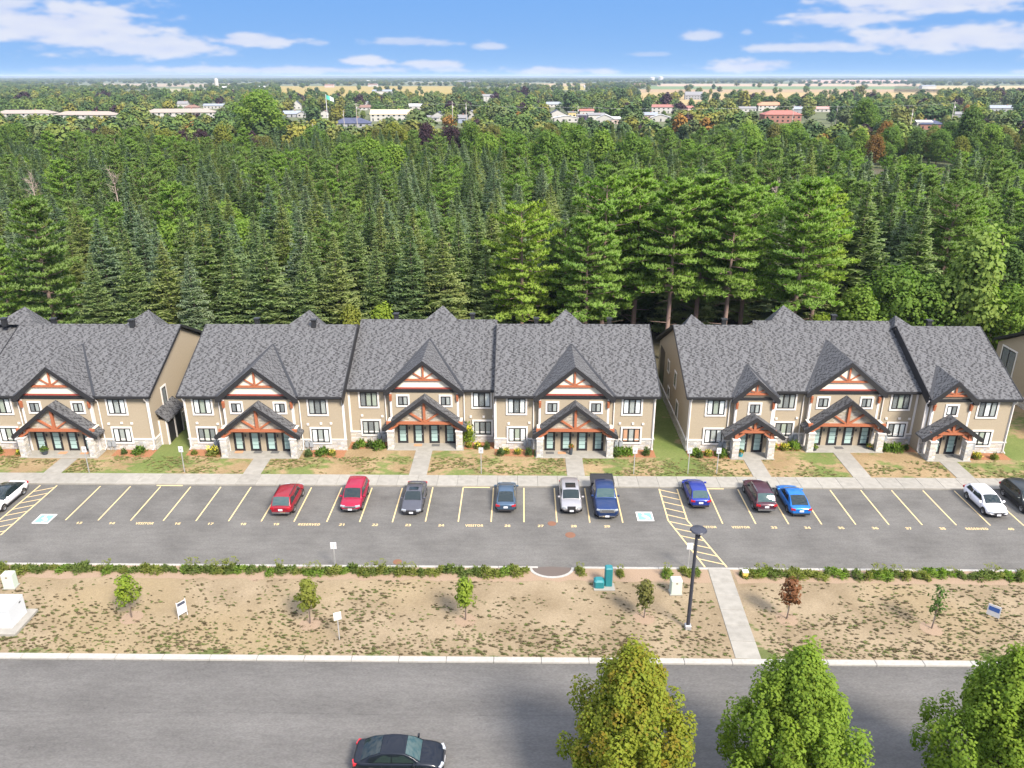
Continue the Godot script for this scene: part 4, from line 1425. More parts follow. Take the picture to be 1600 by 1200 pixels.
func suv(paint: Color, extra := {}) -> Dictionary:
	var d := {"L": 4.6, "W": 1.88, "H": 1.70, "belt": 1.02, "nose": 0.92, "tail": 1.04, "screen_foot": 1.24, "roof_front": 0.48, "roof_rear": -1.60, "rear_foot": -2.16, "paint": paint, "wheel": 0.36, "roof_w": 0.78, "tall": true}
	d.merge(extra, true)
	return d

func build_vehicles() -> void:
	var zc := func(bumper: float, len: float) -> float: return bumper - len / 2
	vehicle(sedan(lin(0.68, 0.68, 0.70), {"metal": 0.0, "roof_rear": -0.7, "rear_foot": -2.05, "roof_mat": M["car_glass"]}), "white sedan cut off by the left edge beside the hatched lane", "car", Vector3(-45.45, 0, zc.call(-57.95, 4.75)), 0.0)
	vehicle(suv(lin(0.22, 0.012, 0.022), {"rails": "plastic_black", "rear_glass": "car_glass_pale", "rear_bumper": "chrome"}), "dark red SUV parked nose in, rear window to the road", "car", Vector3(-20.35, 0, zc.call(-58.0, 4.6)), PI)
	vehicle(suv(lin(0.27, 0.008, 0.035), {"L": 4.5, "grille": "chrome", "grille_w": 1.0, "bumper": "chrome"}), "crimson SUV parked nose out with chrome grille", "car", Vector3(-14.57, 0, zc.call(-58.6, 4.5)), 0.0)
	vehicle(sedan(lin(0.065, 0.068, 0.085), {"sunroof": true}), "dark grey sedan parked nose out with sunroof", "car", Vector3(-9.31, 0, zc.call(-58.3, 4.75)), 0.0)
	vehicle(sedan(lin(0.055, 0.095, 0.15), {"L": 4.6, "W": 1.78, "metal": 0.5}), "slate blue sedan parked nose in beside an empty stall", "car", Vector3(-1.26, 0, zc.call(-58.85, 4.6)), PI)
	vehicle(suv(lin(0.34, 0.33, 0.34), {"L": 4.68, "H": 1.62, "belt": 1.02, "sunroof": true, "grille_h": 0.34, "grille_w": 0.75, "metal": 0.6, "roof_rear": -1.55}), "silver SUV with dark grille and sunroof beside the pickup", "car", Vector3(4.37, 0, zc.call(-58.6, 4.68)), 0.0)
	pickup(Vector3(7.32, 0, zc.call(-57.75, 6.0)))
	vehicle(sedan(lin(0.018, 0.035, 0.23), {"L": 4.45, "W": 1.80, "H": 1.47, "roof_rear": -1.35, "rear_foot": -2.02, "tail": 1.0, "rear_glass": "car_glass_pale", "metal": 0.35}), "navy blue hatchback parked nose in beside the hatched lane", "car", Vector3(15.6, 0, zc.call(-59.75, 4.45)), PI)
	vehicle(suv(lin(0.055, 0.022, 0.035), {"L": 4.85, "rails": "chrome", "rear_glass": "car_glass_pale", "rear_bumper": "chrome"}), "dark maroon SUV with silver roof rails parked nose in", "car", Vector3(21.05, 0, zc.call(-59.0, 4.85)), PI)
	vehicle(sedan(lin(0.012, 0.14, 0.46), {"L": 4.7, "metal": 0.3}), "bright blue sedan parked nose in beside the maroon SUV", "car", Vector3(23.85, 0, zc.call(-58.5, 4.7)), PI)
	vehicle(sedan(lin(0.68, 0.68, 0.71), {"L": 4.4, "W": 1.82, "H": 1.46, "roof_rear": -1.5, "rear_foot": -2.05, "tail": 1.0, "metal": 0.0}), "white hatchback parked nose out near the right edge", "car", Vector3(40.5, 0, zc.call(-58.5, 4.4)), 0.0)
	vehicle(suv(lin(0.028, 0.034, 0.036), {"metal": 0.5}), "dark grey SUV cut off by the right edge", "car", Vector3(44.05, 0, zc.call(-58.9, 4.6)), 0.0)
	vehicle(sedan(lin(0.006, 0.009, 0.016), {"L": 4.85, "W": 1.86, "H": 1.45, "called": "street_car", "group": "", "metal": 0.4, "roof_rear": -0.85, "rear_foot": -2.05, "screen": "car_glass_pale"}), "black sedan driving on the street at the bottom", "car", Vector3(-6.5, 0, -32.45), PI / 2)

func pickup(at: Vector3) -> void:
	var s := {"L": 6.0, "W": 2.04, "H": 1.93, "belt": 1.26, "nose": 1.19, "tail": 1.30, "screen_foot": 1.25, "roof_front": 0.62, "roof_rear": -0.95, "rear_foot": -1.15, "paint": lin(0.016, 0.038, 0.12), "wheel": 0.40, "roof_w": 0.76, "tall": true, "called": "pickup_truck", "group": "", "grille": "chrome", "grille_h": 0.28, "grille_w": 1.25, "screen": "car_glass_pale", "bumper": "chrome", "axles": [-1.75, 1.95], "metal": 0.5}
	var root := vehicle(s, "dark blue pickup truck parked nose out with black bed", "pickup truck", at, 0.0)
	var bed := MB.new()
	var W := 1.02
	for k in [[-W, -W + 0.12, -2.98, -1.2], [W - 0.12, W, -2.98, -1.2], [-W, W, -2.99, -2.87], [-W, W, -1.32, -1.18]]:
		bed.bx(k[0], k[1], 0.95, 1.40, k[2], k[3])
	put("cargo_bed", bed.mesh(M["plastic_black"]), root)
	var fl := MB.new()
	fl.bx(-0.9, 0.9, 1.33, 1.37, -2.87, -1.32)
	put("bed_cover", fl.mesh(M["plastic_black"]), root)

# ------------------------------------------------------------------ plants
func shade(k := 0.18) -> Color:
	var g := 1.0 + rnd(-k, k)
	var w := rnd(-0.07, 0.07)
	return Color(g * (1.0 + w), g, g * (1.0 - w))

func spruce_crown(sd: int, h: float, r: float, step: float) -> MB:
	rng.seed = sd
	var m := MB.new()
	var y := h * 0.07
	while y < h * 0.985:
		var t := y / h
		var env := r * (pow(1.0 - t, 0.95) * 0.985 + 0.015)
		var nb := 6 + int(7.0 * (1.0 - t))
		var off := rnd(0, TAU)
		for q in nb:
			var a := off + TAU * q / nb + rnd(-0.25, 0.25)
			var L := env * rnd(0.72, 1.14)
			var dir := Vector3(cos(a), 0, sin(a))
			var side := Vector3(-sin(a), 0, cos(a))
			var droop := rnd(0.10, 0.42) * (1.0 - t * 0.7)
			var y0 := y + rnd(-0.4, 0.4)
			m.col = shade(0.24)
			if rng.randf() < 0.12:
				L *= rnd(0.5, 0.8)
			var s := L * 0.22
			while s < L:
				var u := s / L
				var p := dir * s + Vector3(0, y0 - droop * s + 0.16 * L * u * u, 0)
				var wd := (0.22 + 0.42 * (1.0 - u) + 0.12 * L * (1.0 - u)) * rnd(0.75, 1.25) * clampf(0.25 + env / 2.2, 0.3, 1.15)
				for e in [-1.0, 1.0]:
					var tip: Vector3 = p + side * (e * wd) + dir * (wd * 0.55) + Vector3(0, rnd(-0.2, 0.06), 0)
					var mid: Vector3 = p + side * (e * wd * 0.45) + dir * (wd * 0.75) + Vector3(0, rnd(-0.02, 0.12), 0)
					var low: Vector3 = p + side * (e * wd * 0.5) + Vector3(0, -wd * rnd(0.25, 0.7), 0) + dir * wd * 0.3
					var out: Vector3 = dir * 0.7 + side * (e * 0.35) + Vector3(0, 0.75, 0)
					m.leaf(p, mid, tip, out)
					m.leaf(p, tip, low, out + Vector3(0, -0.3, 0))
				s += 0.34
			var end := dir * L + Vector3(0, y0 - droop * L + 0.16 * L, 0)
			m.leaf(end - dir * 0.4 + side * 0.17, end - dir * 0.4 - side * 0.17, end + dir * 0.22 + Vector3(0, 0.05, 0), dir + Vector3.UP)
		y += step * (1.15 - 0.5 * t)
	for q in 5:
		var a := TAU * q / 5
		m.tri(Vector3(cos(a) * 0.16, h * 0.95, sin(a) * 0.16), Vector3(cos(a + 1.3) * 0.16, h * 0.95, sin(a + 1.3) * 0.16), Vector3(0, h + 0.25, 0))
	return m

func tuft(m: MB, p: Vector3, out: Vector3, size: float, n: int) -> void:
	for q in n:
		var d := (out * 0.7 + Vector3(rnd(-1, 1), rnd(-0.35, 0.8), rnd(-1, 1))).normalized() * size * rnd(0.7, 1.2)
		var s := d.cross(Vector3(rnd(-1, 1), 1, rnd(-1, 1))).normalized() * size * 0.26
		m.leaf(p - s, p + s, p + d, out + d * 0.3)

func pine_crown(sd: int, h: float, r: float, first: float, plate: float) -> Array:
	rng.seed = sd
	var m := MB.new()
	var wood := MB.new()
	wood.tube([Vector3(0, 0, 0), Vector3(0.1, h * 0.4, 0.05), Vector3(0, h * 0.97, 0)], [h * 0.0145, h * 0.011, 0.04], 8)
	var y := h * first
	while y < h * 0.99:
		var t := (y / h - first) / (1.0 - first)
		var env := r * (0.55 + 0.45 * sin(clampf(t * 1.5 + 0.5, 0, PI))) * pow(1.0 - t, 0.42) + 0.35
		var nb := rng.randi_range(5, 7)
		var off := rnd(0, TAU)
		for q in nb:
			var a := off + TAU * q / nb + rnd(-0.4, 0.4)
			var L := env * rnd(0.6, 1.2)
			var dir := Vector3(cos(a), 0, sin(a))
			var side := Vector3(-sin(a), 0, cos(a))
			var rise := rnd(-0.05, 0.12) + 0.55 * t
			var base := Vector3(0, y + rnd(-0.3, 0.3), 0)
			var end := base + dir * L + Vector3(0, L * rise, 0)
			wood.tube([base, (base + end) / 2 + Vector3(0, -0.05 * L, 0), end], [0.07 * (1.0 - t) + 0.025, 0.045, 0.015], 4)
			m.col = shade(0.16)
			var cnt := int(7 + L * 8.5)
			for k in cnt:
				var u := pow(rnd(0.1, 1.0), 0.75)
				var p := base.lerp(end, u) + side * rnd(-1, 1) * (0.28 + 0.30 * L * (1.0 - u * 0.5)) * 0.75 + Vector3(0, rnd(-0.12, 0.22) * plate, 0)
				tuft(m, p, dir * 0.5 + Vector3(0, 0.65, 0), 0.46, 6)
		y += rnd(0.62, 1.0) * plate
	# dead lower branches
	var y2 := h * 0.16
	while y2 < h * first:
		var a := rnd(0, TAU)
		var L := rnd(0.8, 2.6)
		wood.tube([Vector3(0, y2, 0), Vector3(cos(a) * L, y2 + rnd(-0.5, 0.5), sin(a) * L)], [0.045, 0.012], 4)
		y2 += rnd(0.25, 0.6)
	return [m, wood]

# crown of leafy lobes on limbs; returns [leaves, wood]
func leafy_crown(sd: int, h: float, r: float, base: float, lobes: int, per: int, leaf: float, lobe_r: float, cone := 0.0, tips: Array = [], tall := 0.8) -> Array:
	rng.seed = sd
	var m := MB.new()
	var wood := MB.new()
	var cy := h * (base + 1.0) / 2
	var ry := h * (1.0 - base) / 2
	wood.tube([Vector3(0, 0, 0), Vector3(0.08, h * base * 0.8, 0.03), Vector3(-0.05, cy, 0.04), Vector3(0, h * 0.9, 0)], [h * 0.016 + 0.03, h * 0.013 + 0.02, h * 0.008, 0.02], 7)
	for q in lobes:
		var g := (float(q) + 0.5) / lobes
		var yy := 1.0 - 2.0 * g
		var a := q * 2.399963 + rnd(-0.3, 0.3)
		var rad := sqrt(1.0 - yy * yy) * (rnd(0.6, 1.1) if tall < 1.0 else rnd(0.45, 1.2))
		var fat := 1.0 - cone * (yy * 0.5 + 0.5)
		var ctr := Vector3(cos(a) * rad * (r - lobe_r * 0.5) * fat, cy + yy * (ry - lobe_r * 0.6) * rnd(0.9, 1.05), sin(a) * rad * (r - lobe_r * 0.5) * fat)
		if q % 4 == 0:
			ctr = Vector3(ctr.x * 0.4, ctr.y, ctr.z * 0.4)
		var from := Vector3(0, clampf(ctr.y - rad * r * 0.6, h * base * 0.7, h * 0.85), 0)
		wood.tube([from, (from + ctr) / 2 + Vector3(0, -0.1, 0), ctr], [h * 0.005 + 0.015, h * 0.003 + 0.01, 0.01], 5)
		var lr := lobe_r * rnd(0.7, 1.25)
		var lobe_col := shade(0.16)
		for k in per:
			var d := Vector3(rng.randfn(), rng.randfn(), rng.randfn()).normalized()
			var p := ctr + d * Vector3(1.0, tall, 1.0) * lr * pow(rnd(0.12, 1.0), 0.4)
			var sz := leaf * rnd(0.65, 1.35)
			var nrm := (d + Vector3(0, 0.7, 0) + Vector3(rnd(-1, 1), rnd(-1, 1), rnd(-1, 1)) * 0.75).normalized()
			var s := nrm.cross(Vector3(rnd(-1, 1), rnd(-1, 1), rnd(-1, 1))).normalized()
			var u := nrm.cross(s)
			m.col = lobe_col * shade(0.14)
			if tips.size() and rng.randf() < (tips[1] as float) * smoothstep(-0.6, 0.9, d.y) * (2.6 if q % 3 == 0 else 0.35):
				m.col = m.col * (tips[0] as Color).lerp(tips[2], rng.randf())
			m.col.a = 1.0
			var out := d + (ctr - Vector3(0, cy, 0)).normalized() * 0.5 + Vector3(0, 0.45, 0)
			m.leaf(p - s * sz * 0.5, p - u * sz * 0.42, p + s * sz * 0.55, out)
			m.leaf(p - s * sz * 0.5, p + s * sz * 0.55, p + u * sz * 0.42 + nrm * sz * 0.1, out)
	return [m, wood]

func bush_mesh(sd: int, r: float, h: float, n: int, leaf: float) -> MB:
	rng.seed = sd
	var m := MB.new()
	for q in 9:
		var a := rnd(0, TAU)
		m.col = Color(0.6, 0.5, 0.5)
		m.tube([Vector3(0, 0, 0), Vector3(cos(a) * r * 0.6, h * 0.7, sin(a) * r * 0.6)], [0.015, 0.006], 3)
	for k in n:
		var d := Vector3(rng.randfn(), absf(rng.randfn()), rng.randfn()).normalized()
		var p := Vector3(d.x * r, d.y * h, d.z * r) * pow(rnd(0.15, 1.0), 0.45) * (1.0 + 0.25 * sin(d.x * 9.0) * sin(d.z * 8.0))
		var sz := leaf * rnd(0.6, 1.4)
		var s := Vector3(rnd(-1, 1), rnd(-0.4, 0.4), rnd(-1, 1)).normalized()
		var u := (d + Vector3(rnd(-0.6, 0.6), rnd(0, 0.8), rnd(-0.6, 0.6))).normalized()
		m.col = shade(0.25)
		m.leaf(p - s * sz * 0.35, p + s * sz * 0.35, p + u * sz, d + Vector3(0, 0.6, 0))
	return m

func two(mb: MB, m1: Material, wood: MB, m2: Material) -> ArrayMesh:
	return wood.into(mb.into(ArrayMesh.new(), m1), m2)

func plant_tree(called: String, label: String, crown: ArrayMesh, trunk: ArrayMesh, tint: String, at: Vector3, sc: Vector3, turn: float, group: String, category := "tree") -> void:
	var o := thing(called, label, category, at, turn, group)
	o.scale = sc
	put("trunk", trunk, o)
	put("crown", crown, o, Vector3.ZERO, M[tint])

var kit := {}

func make_kits() -> void:
	kit.spruce = []
	kit.spruce_trunk = []
	for k in 5:
		var h := 16.0
		var m := spruce_crown(100 + k, h, [4.0, 4.5, 3.7, 4.2, 4.8][k], 0.44)
		var w := MB.new()
		w.tube([Vector3.ZERO, Vector3(0, h * 0.5, 0), Vector3(0, h * 0.97, 0)], [0.2, 0.12, 0.02], 6)
		kit.spruce.append(m.mesh(M["spruce_a"]))
		kit.spruce_trunk.append(w.mesh(M["bark"]))
	kit.pine = []
	kit.pine_trunk = []
	for k in 4:
		var c := pine_crown(200 + k, 20.0, [5.2, 4.8, 5.6, 4.6][k], [0.36, 0.42, 0.32, 0.15][k], [1.15, 1.2, 1.25, 1.1][k])
		kit.pine.append(c[0].mesh(M["pine_a"]))
		kit.pine_trunk.append(c[1].mesh(M["bark_pine"]))
	kit.leafy = []
	kit.leafy_trunk = []
	for k in 4:
		var c := leafy_crown(300 + k, 12.0, [4.6, 4.0, 5.0, 3.4][k], [0.16, 0.2, 0.14, 0.12][k], 36, 150, 0.4, 1.5, [0.2, 0.3, 0.1, 0.5][k])
		kit.leafy.append(c[0].mesh(M["leaf_a"]))
		kit.leafy_trunk.append(c[1].mesh(M["bark"]))
	# far ones, coarser
	kit.far = []
	for k in 3:
		var c := leafy_crown(400 + k, 11.0, [4.6, 4.0, 5.2][k], 0.08, 14, 42, 1.25, 1.9, [0.15, 0.4, 0.1][k])
		kit.far.append(two(c[0], leaf_mat("far_%d" % k, Color.WHITE, 0.6), c[1], M["bark"]))
	kit.bare = []
	for k in 2:
		rng.seed = 480 + k
		var w := MB.new()
		w.tube([Vector3.ZERO, Vector3(0.2, 6, 0.1), Vector3(0, 12, 0)], [0.16, 0.1, 0.02], 6)
		for q in 60:
			var y := rnd(2.5, 11.5)
			var a := rnd(0, TAU)
			var L := rnd(0.8, 2.4) * (1.1 - y / 14.0)
			var e := Vector3(cos(a) * L, y + rnd(0.0, 1.4), sin(a) * L)
			w.tube([Vector3(0, y, 0), e], [0.04, 0.01], 3)
			for z in 4:
				w.tube([e * Vector3(0.7, 1, 0.7), e + Vector3(rnd(-0.6, 0.6), rnd(0, 0.8), rnd(-0.6, 0.6))], [0.018, 0.006], 3)
		kit.bare.append(w.mesh(M["dead_wood"]))

const NAMED := [
	# kind, x, z, height, variant, tint, label
	["pine", -60.2, -97.0, 20.7, 3, "pine_c", "broad dark pine at the left edge of the woods behind the left block"],
	["pine", 0.0, -98.0, 20.3, 2, "pine_b", "pale yellow-green pine standing alone behind the middle block"],
	["pine", 8.1, -96.0, 18.7, 0, "pine_a", "low spreading pine behind the right gable of the middle block"],
	["pine", 10.6, -100.0, 23.1, 2, "pine_a", "leftmost of the tall white pines over the right half of the middle block"],
	["pine", 15.2, -103.0, 23.3, 0, "pine_a", "tall pine above the gap between middle and right blocks"],
	["pine", 19.0, -98.5, 22.5, 1, "pine_a", "tall pine with bare pinkish trunk behind the left end of the right block"],
	["pine", 23.2, -101.0, 22.9, 0, "pine_a", "tall pine with bare trunk second along behind the right block"],
	["pine", 26.4, -98.5, 21.7, 1, "pine_a", "tall pine with layered branches third along behind the right block"],
	["pine", 30.6, -106.0, 21.8, 2, "pine_a", "tall pine set back at the right of the pine group"],
	["pine", 35.2, -98.0, 22.8, 0, "pine_a", "tall bright pine with pale leaning trunk behind the wide right gable"],
	["pine", 40.0, -105.0, 20.6, 1, "pine_b", "light green pine right of the pine with a pale trunk"],
	["pine", 60.6, -112.0, 20.5, 2, "pine_c", "red-barked pine behind the pale poplar at right"],
	["leafy", 56.5, -97.0, 17.9, 3, "leaf_poplar", "tall pale green poplar at the right edge of the woods"],
	["leafy", 47.6, -98.0, 13.2, 0, "leaf_a", "rounded green tree behind the right end of the right block"],
	["leafy", 42.5, -96.0, 10.8, 1, "leaf_b", "small bright tree behind the right block left of the round tree"],
	["leafy", 53.0, -99.0, 11.6, 2, "leaf_a", "broad bushy tree below the pale poplar"],
	["leafy", 61.5, -96.0, 11.0, 0, "leaf_b", "bushy tree beside the right-edge block"],
	["leafy", 37.5, -94.5, 7.6, 1, "leaf_bright", "bright shrub-like tree at the foot of the pale pine trunk"],
	["leafy", 31.5, -95.0, 7.0, 0, "leaf_bright", "yellow-green undergrowth tree behind the wide right gable"],
	["leafy", -17.2, -93.8, 9.0, 3, "leaf_bright", "bright yellow-green young tree behind the second gable of the middle block"],
	["leafy", -21.3, -94.2, 8.6, 3, "leaf_d", "yellowish young tree just left of the bright green one"],
	["leafy", -50.5, -125.0, 13.1, 2, "leaf_d", "yellow broadleaf tree in a clearing among the left spruces"],
	["leafy", -46.0, -128.0, 13.6, 0, "leaf_b", "green broadleaf tree beside the yellow one among the left spruces"],
	["leafy", -127.0, -400.0, 29.5, 0, "leaf_b", "very large round tree at the far edge of the woods on the left"],
	["leafy", 172.0, -420.0, 25.0, 1, "leaf_a", "tall dense tree beyond the woods at right"],
	["leafy", 181.0, -432.0, 22.0, 3, "leaf_c", "narrow dark tree right of the tall dense one"],
	["leafy", -43.0, -230.0, 19.3, 2, "leaf_b", "large pale rounded tree in the middle of the woods"],
	["leafy", -51.0, -234.0, 17.4, 0, "leaf_b", "rounded tree on the left flank of the large pale one"],
	["leafy", -35.5, -226.0, 17.8, 1, "leaf_b", "rounded tree on the right flank of the large pale one"],
	["leafy", 16.6, -255.0, 21.6, 2, "leaf_a", "tallest of the broad trees at the back of the woods"],
	["leafy", 8.0, -250.0, 20.2, 0, "leaf_a", "broad tree left of the tallest one at the back of the woods"],
	["leafy", 24.0, -246.0, 20.6, 1, "leaf_b", "broad tree right of the tallest one at the back of the woods"],
	["leafy", -2.0, -252.0, 19.4, 2, "leaf_a", "broad tree at the left end of the group at the back"],
	["leafy", -11.0, -262.0, 18.6, 0, "leaf_b", "smaller broad tree left of the group at the back"],
	["leafy", 32.0, -240.0, 20.0, 2, "leaf_a", "broad tree at the right end of the group at the back"],
	["leafy", 12.0, -236.0, 17.0, 1, "leaf_a", "lower broad tree in front of the group at the back"],
	["leafy", 42.0, -150.0, 15.0, 0, "leaf_e", "olive broadleaf tree with bare top behind the right pines"],
	["leafy", 47.0, -152.0, 14.2, 1, "leaf_b", "light broadleaf tree beside the olive one behind the right pines"],
	["bare", -75.3, -148.0, 17.8, 0, "", "pinkish dead spruce standing in the left woods"],
	["bare", -98.0, -160.0, 16.5, 1, "", "grey dead tree near the left edge of the woods"],
	["bare", 46.0, -146.0, 17.0, 1, "", "grey bare tree top behind the right pines"],
]

const FRONT := [[-49.6, -98.0, 17.1], [-55.7, -103.0, 17.6], [-49.5, -106.0, 17.0], [-42.5, -104.0, 18.1], [-41.4, -107.5, 19.0], [-41.5, -96.2, 14.7], [-32.0, -97.0, 17.5], [-36.8, -98.0, 16.3], [-23.3, -97.0, 16.9], [-27.0, -96.4, 14.7], [-30.5, -108.0, 17.9], [-22.9, -107.0, 17.6], [-18.6, -99.5, 15.8], [-13.8, -97.0, 17.7], [-16.8, -102.5, 17.4], [-8.1, -101.0, 18.8], [-9.8, -96.8, 17.8], [-6.1, -108.0, 19.2], [-4.6, -99.0, 15.0], [-45.6, -98.6, 15.6], [-53.8, -96.4, 14.2], [-27.4, -101.5, 16.8], [-34.8, -102.6, 17.2], [52.9, -105.0, 20.2], [48.1, -112.0, 21.3], [43.8, -112.5, 19.8]]

func area(x: float, d: float) -> String:
	var q := x / d
	var side := "on the left" if q < -0.28 else ("left of centre" if q < -0.06 else ("at centre" if q < 0.12 else ("right of centre" if q < 0.32 else "on the right")))
	var row := "in the near rows of the woods" if d < 125 else ("in the middle of the woods" if d < 190 else "deep in the woods")
	return row + " " + side

func front_label(k: Array) -> String:
	var best := ""
	var bd := 99.0
	for r in [[-53.0, "over the left block's left peak"], [-42.0, "over the left block's right peak"], [-36.0, "over the gap beside the left block"], [-31.0, "over the first gable of the middle block"], [-24.0, "over the first rear peak of the middle block"], [-17.0, "over the step between first and second gables"], [-9.0, "over the second gable of the middle block"], [-4.5, "just left of the pale pine"], [45.0, "behind the right end of the right block"], [52.0, "behind the pale poplar"]]:
		if absf((k[0] as float) - (r[0] as float)) < bd:
			bd = absf((k[0] as float) - (r[0] as float))
			best = r[1]
	return ("short" if k[2] < 16 else ("tall" if k[2] > 18 else "broad")) + (" front spruce " if k[1] > -100 else " spruce one row back ") + best

func inside(x: float, z: float, margin := 10.0) -> bool:
	var d := -z
	return x > -(0.625 * d + margin) and x < 0.605 * d + margin

func build_woods() -> void:
	var spots := []
	for k in NAMED:
		spots.append(Vector2(k[1], k[2]))
		var at := Vector3(k[1], 0, k[2])
		var turn := (k[1] as float) * 1.7
		if k[0] == "pine":
			var s: float = k[3] / 20.0
			plant_tree("pine_tree", k[6], kit.pine[k[4]], kit.pine_trunk[k[4]], k[5], at, Vector3(s * 1.05, s, s * 1.05), turn, "")
		elif k[0] == "leafy":
			var s: float = k[3] / 12.0
			var w := s if s < 1.45 else s * 0.95
			if k[4] == 3:
				w *= 0.9
			if k[1] == -127.0:
				w = s * 1.3
			plant_tree("broadleaf_tree", k[6], kit.leafy[k[4]], kit.leafy_trunk[k[4]], k[5], at, Vector3(w, s, w), turn, "")
		else:
			var o := put("dead_tree", kit.bare[k[4]], null, at)
			o.scale = Vector3.ONE * ((k[3] as float) / 12.0)
			tag(o, k[6], "tree")
	rng.seed = 77
	var count := 0
	var tints := ["spruce_a", "spruce_b", "spruce_c", "spruce_d", "spruce_e"]
	var hue := ["mid-green", "bluish", "yellow-green", "dark green", "grey-green"]
	for k in FRONT:
		var s: float = k[2] / 16.0
		var w := s * rnd(1.1, 1.3)
		spots.append(Vector2(k[0], k[1]))
		plant_tree("spruce_tree", front_label(k), kit.spruce[count % 5], kit.spruce_trunk[count % 5], tints[rng.randi() % 5] if count % 3 else "spruce_a", Vector3(k[0], 0, k[1]), Vector3(w, s, w), rnd(0, TAU), "front spruces of the woods")
		count += 1
	# the rest of the plantation on a jittered grid
	var sp := noise(61, 0.02, 2)
	var cand := []
	var z := -97.0
	while z > -470.0:
		var step := 5.5 if z > -200 else 6.0
		var x := -330.0
		while x < 330.0:
			var px := x + rnd(-1.5, 1.5)
			var pz := z + rnd(-1.5, 1.5)
			x += step
			if not inside(px, pz):
				continue
			var q := px / -pz
			var back := 300.0 + 22.0 * sin(q * 9.0) + 14.0 * sin(q * 23.0) - 70.0 * smoothstep(0.2, 0.32, q) - 30.0 * smoothstep(-0.35, -0.5, q)
			if -pz > back:
				continue
			# trees nearest the blocks are listed one by one
			if pz > -108 and px > -61 and px < 64 and not (px > 2 and px < 44 and pz < -103):
				continue
			var ok := true
			for s in spots:
				var lim := 13.0 if s.y < -200 else (9.0 if s.y < -120 else 7.0)
				if absf(s.x - px) < lim * 0.55 and absf(s.y - pz) < lim:
					ok = false
					break
			if ok:
				cand.append(Vector3(px, -pz, sp.get_noise_2d(px, pz)))
		z -= step * 0.92
	var spruce_mm := []
	var pine_n := 0
	var leafy_n := 0
	for c in cand:
		var at := Vector3(c.x, 0, -c.y)
		var q: float = c.x / c.y
		var kind := "spruce"
		var d := rng.randf()
		var edge: float = smoothstep(262.0, 300.0, c.y)
		if d < 0.08 + 0.5 * edge + 0.22 * smoothstep(0.2, 0.42, q) * smoothstep(0.05, 0.4, c.z + 0.2):
			kind = "leafy"
		elif d < 0.17 + 0.30 * smoothstep(0.05, 0.3, q) + 0.3 * smoothstep(0.1, 0.5, c.z):
			kind = "pine"
		if c.x > 2 and c.x < 44 and c.y < 110:
			kind = "pine" if d < 0.5 else "spruce"
		var turn := rnd(0, TAU)
		if kind == "leafy" and leafy_n < 190:
			leafy_n += 1
			var s := rnd(0.95, 1.25)
			var edgy: bool = c.y > 270.0
			plant_tree("broadleaf_tree", "low rounded broadleaf tree along the far edge of the woods" if edgy else "broadleaf tree " + area(c.x, c.y), kit.leafy[leafy_n % 4], kit.leafy_trunk[leafy_n % 4], ["leaf_a", "leaf_b", "leaf_c", "leaf_b", "leaf_e", "leaf_d"][rng.randi() % (6 if edgy else 4)], at, Vector3(s * 0.85, s, s * 0.85), turn, "broadleaf trees at the far edge of the woods" if edgy else "broadleaf trees " + area(c.x, c.y))
		elif kind == "pine" and pine_n < 285:
			pine_n += 1
			var s := rnd(0.72, 0.95)
			plant_tree("pine_tree", "rounded pine " + area(c.x, c.y), kit.pine[pine_n % 3], kit.pine_trunk[pine_n % 3], ["pine_c", "pine_a", "pine_c"][rng.randi() % 3], at, Vector3(s * 0.95, s, s * 0.95), turn, "rounded pines " + area(c.x, c.y))
		else:
			var s: float = rnd(0.9, 1.1) * (1.0 + 0.12 * c.z)
			if q > 0.22:
				s *= 1.08
			var w: float = s * rnd(1.1, 1.45)
			if count < 298:
				count += 1
				var ti := rng.randi() % 5
				plant_tree("spruce_tree", hue[ti] + " spruce " + area(c.x, c.y), kit.spruce[rng.randi() % 5], kit.spruce_trunk[0], tints[ti], at, Vector3(w, s, w), turn, hue[ti] + " spruces " + area(c.x, c.y))
			else:
				spruce_mm.append([rng.randi() % 5, Transform3D(Basis(Vector3.UP, turn).scaled(Vector3(w, s, w)), at), rng.randi() % 5])
	for k in 5:
		for t in 2:
			var list := spruce_mm.filter(func(e): return e[0] == k and (e[2] < 3) == (t == 0))
			scatter("spruce_woodland", kit.spruce[k], list.map(func(e): return e[1]), [], M[tints[(k + t * 2) % 5]], "dense far rows of spruce woodland")

func scatter(called: String, mesh: Mesh, places: Array, colors: Array, over: Material, label: String, category := "woodland") -> void:
	if places.is_empty():
		return
	var mm := MultiMesh.new()
	mm.transform_format = MultiMesh.TRANSFORM_3D
	mm.use_colors = not colors.is_empty()
	mm.mesh = mesh
	mm.instance_count = places.size()
	for i in places.size():
		mm.set_instance_transform(i, places[i])
		if colors.size():
			mm.set_instance_color(i, colors[i])
	var o := MultiMeshInstance3D.new()
	o.multimesh = mm
	o.name = numbered(called)
	if over:
		o.material_override = over
	add_child(o)
	tag(o, label, category)
	o.set_meta("kind", "stuff")

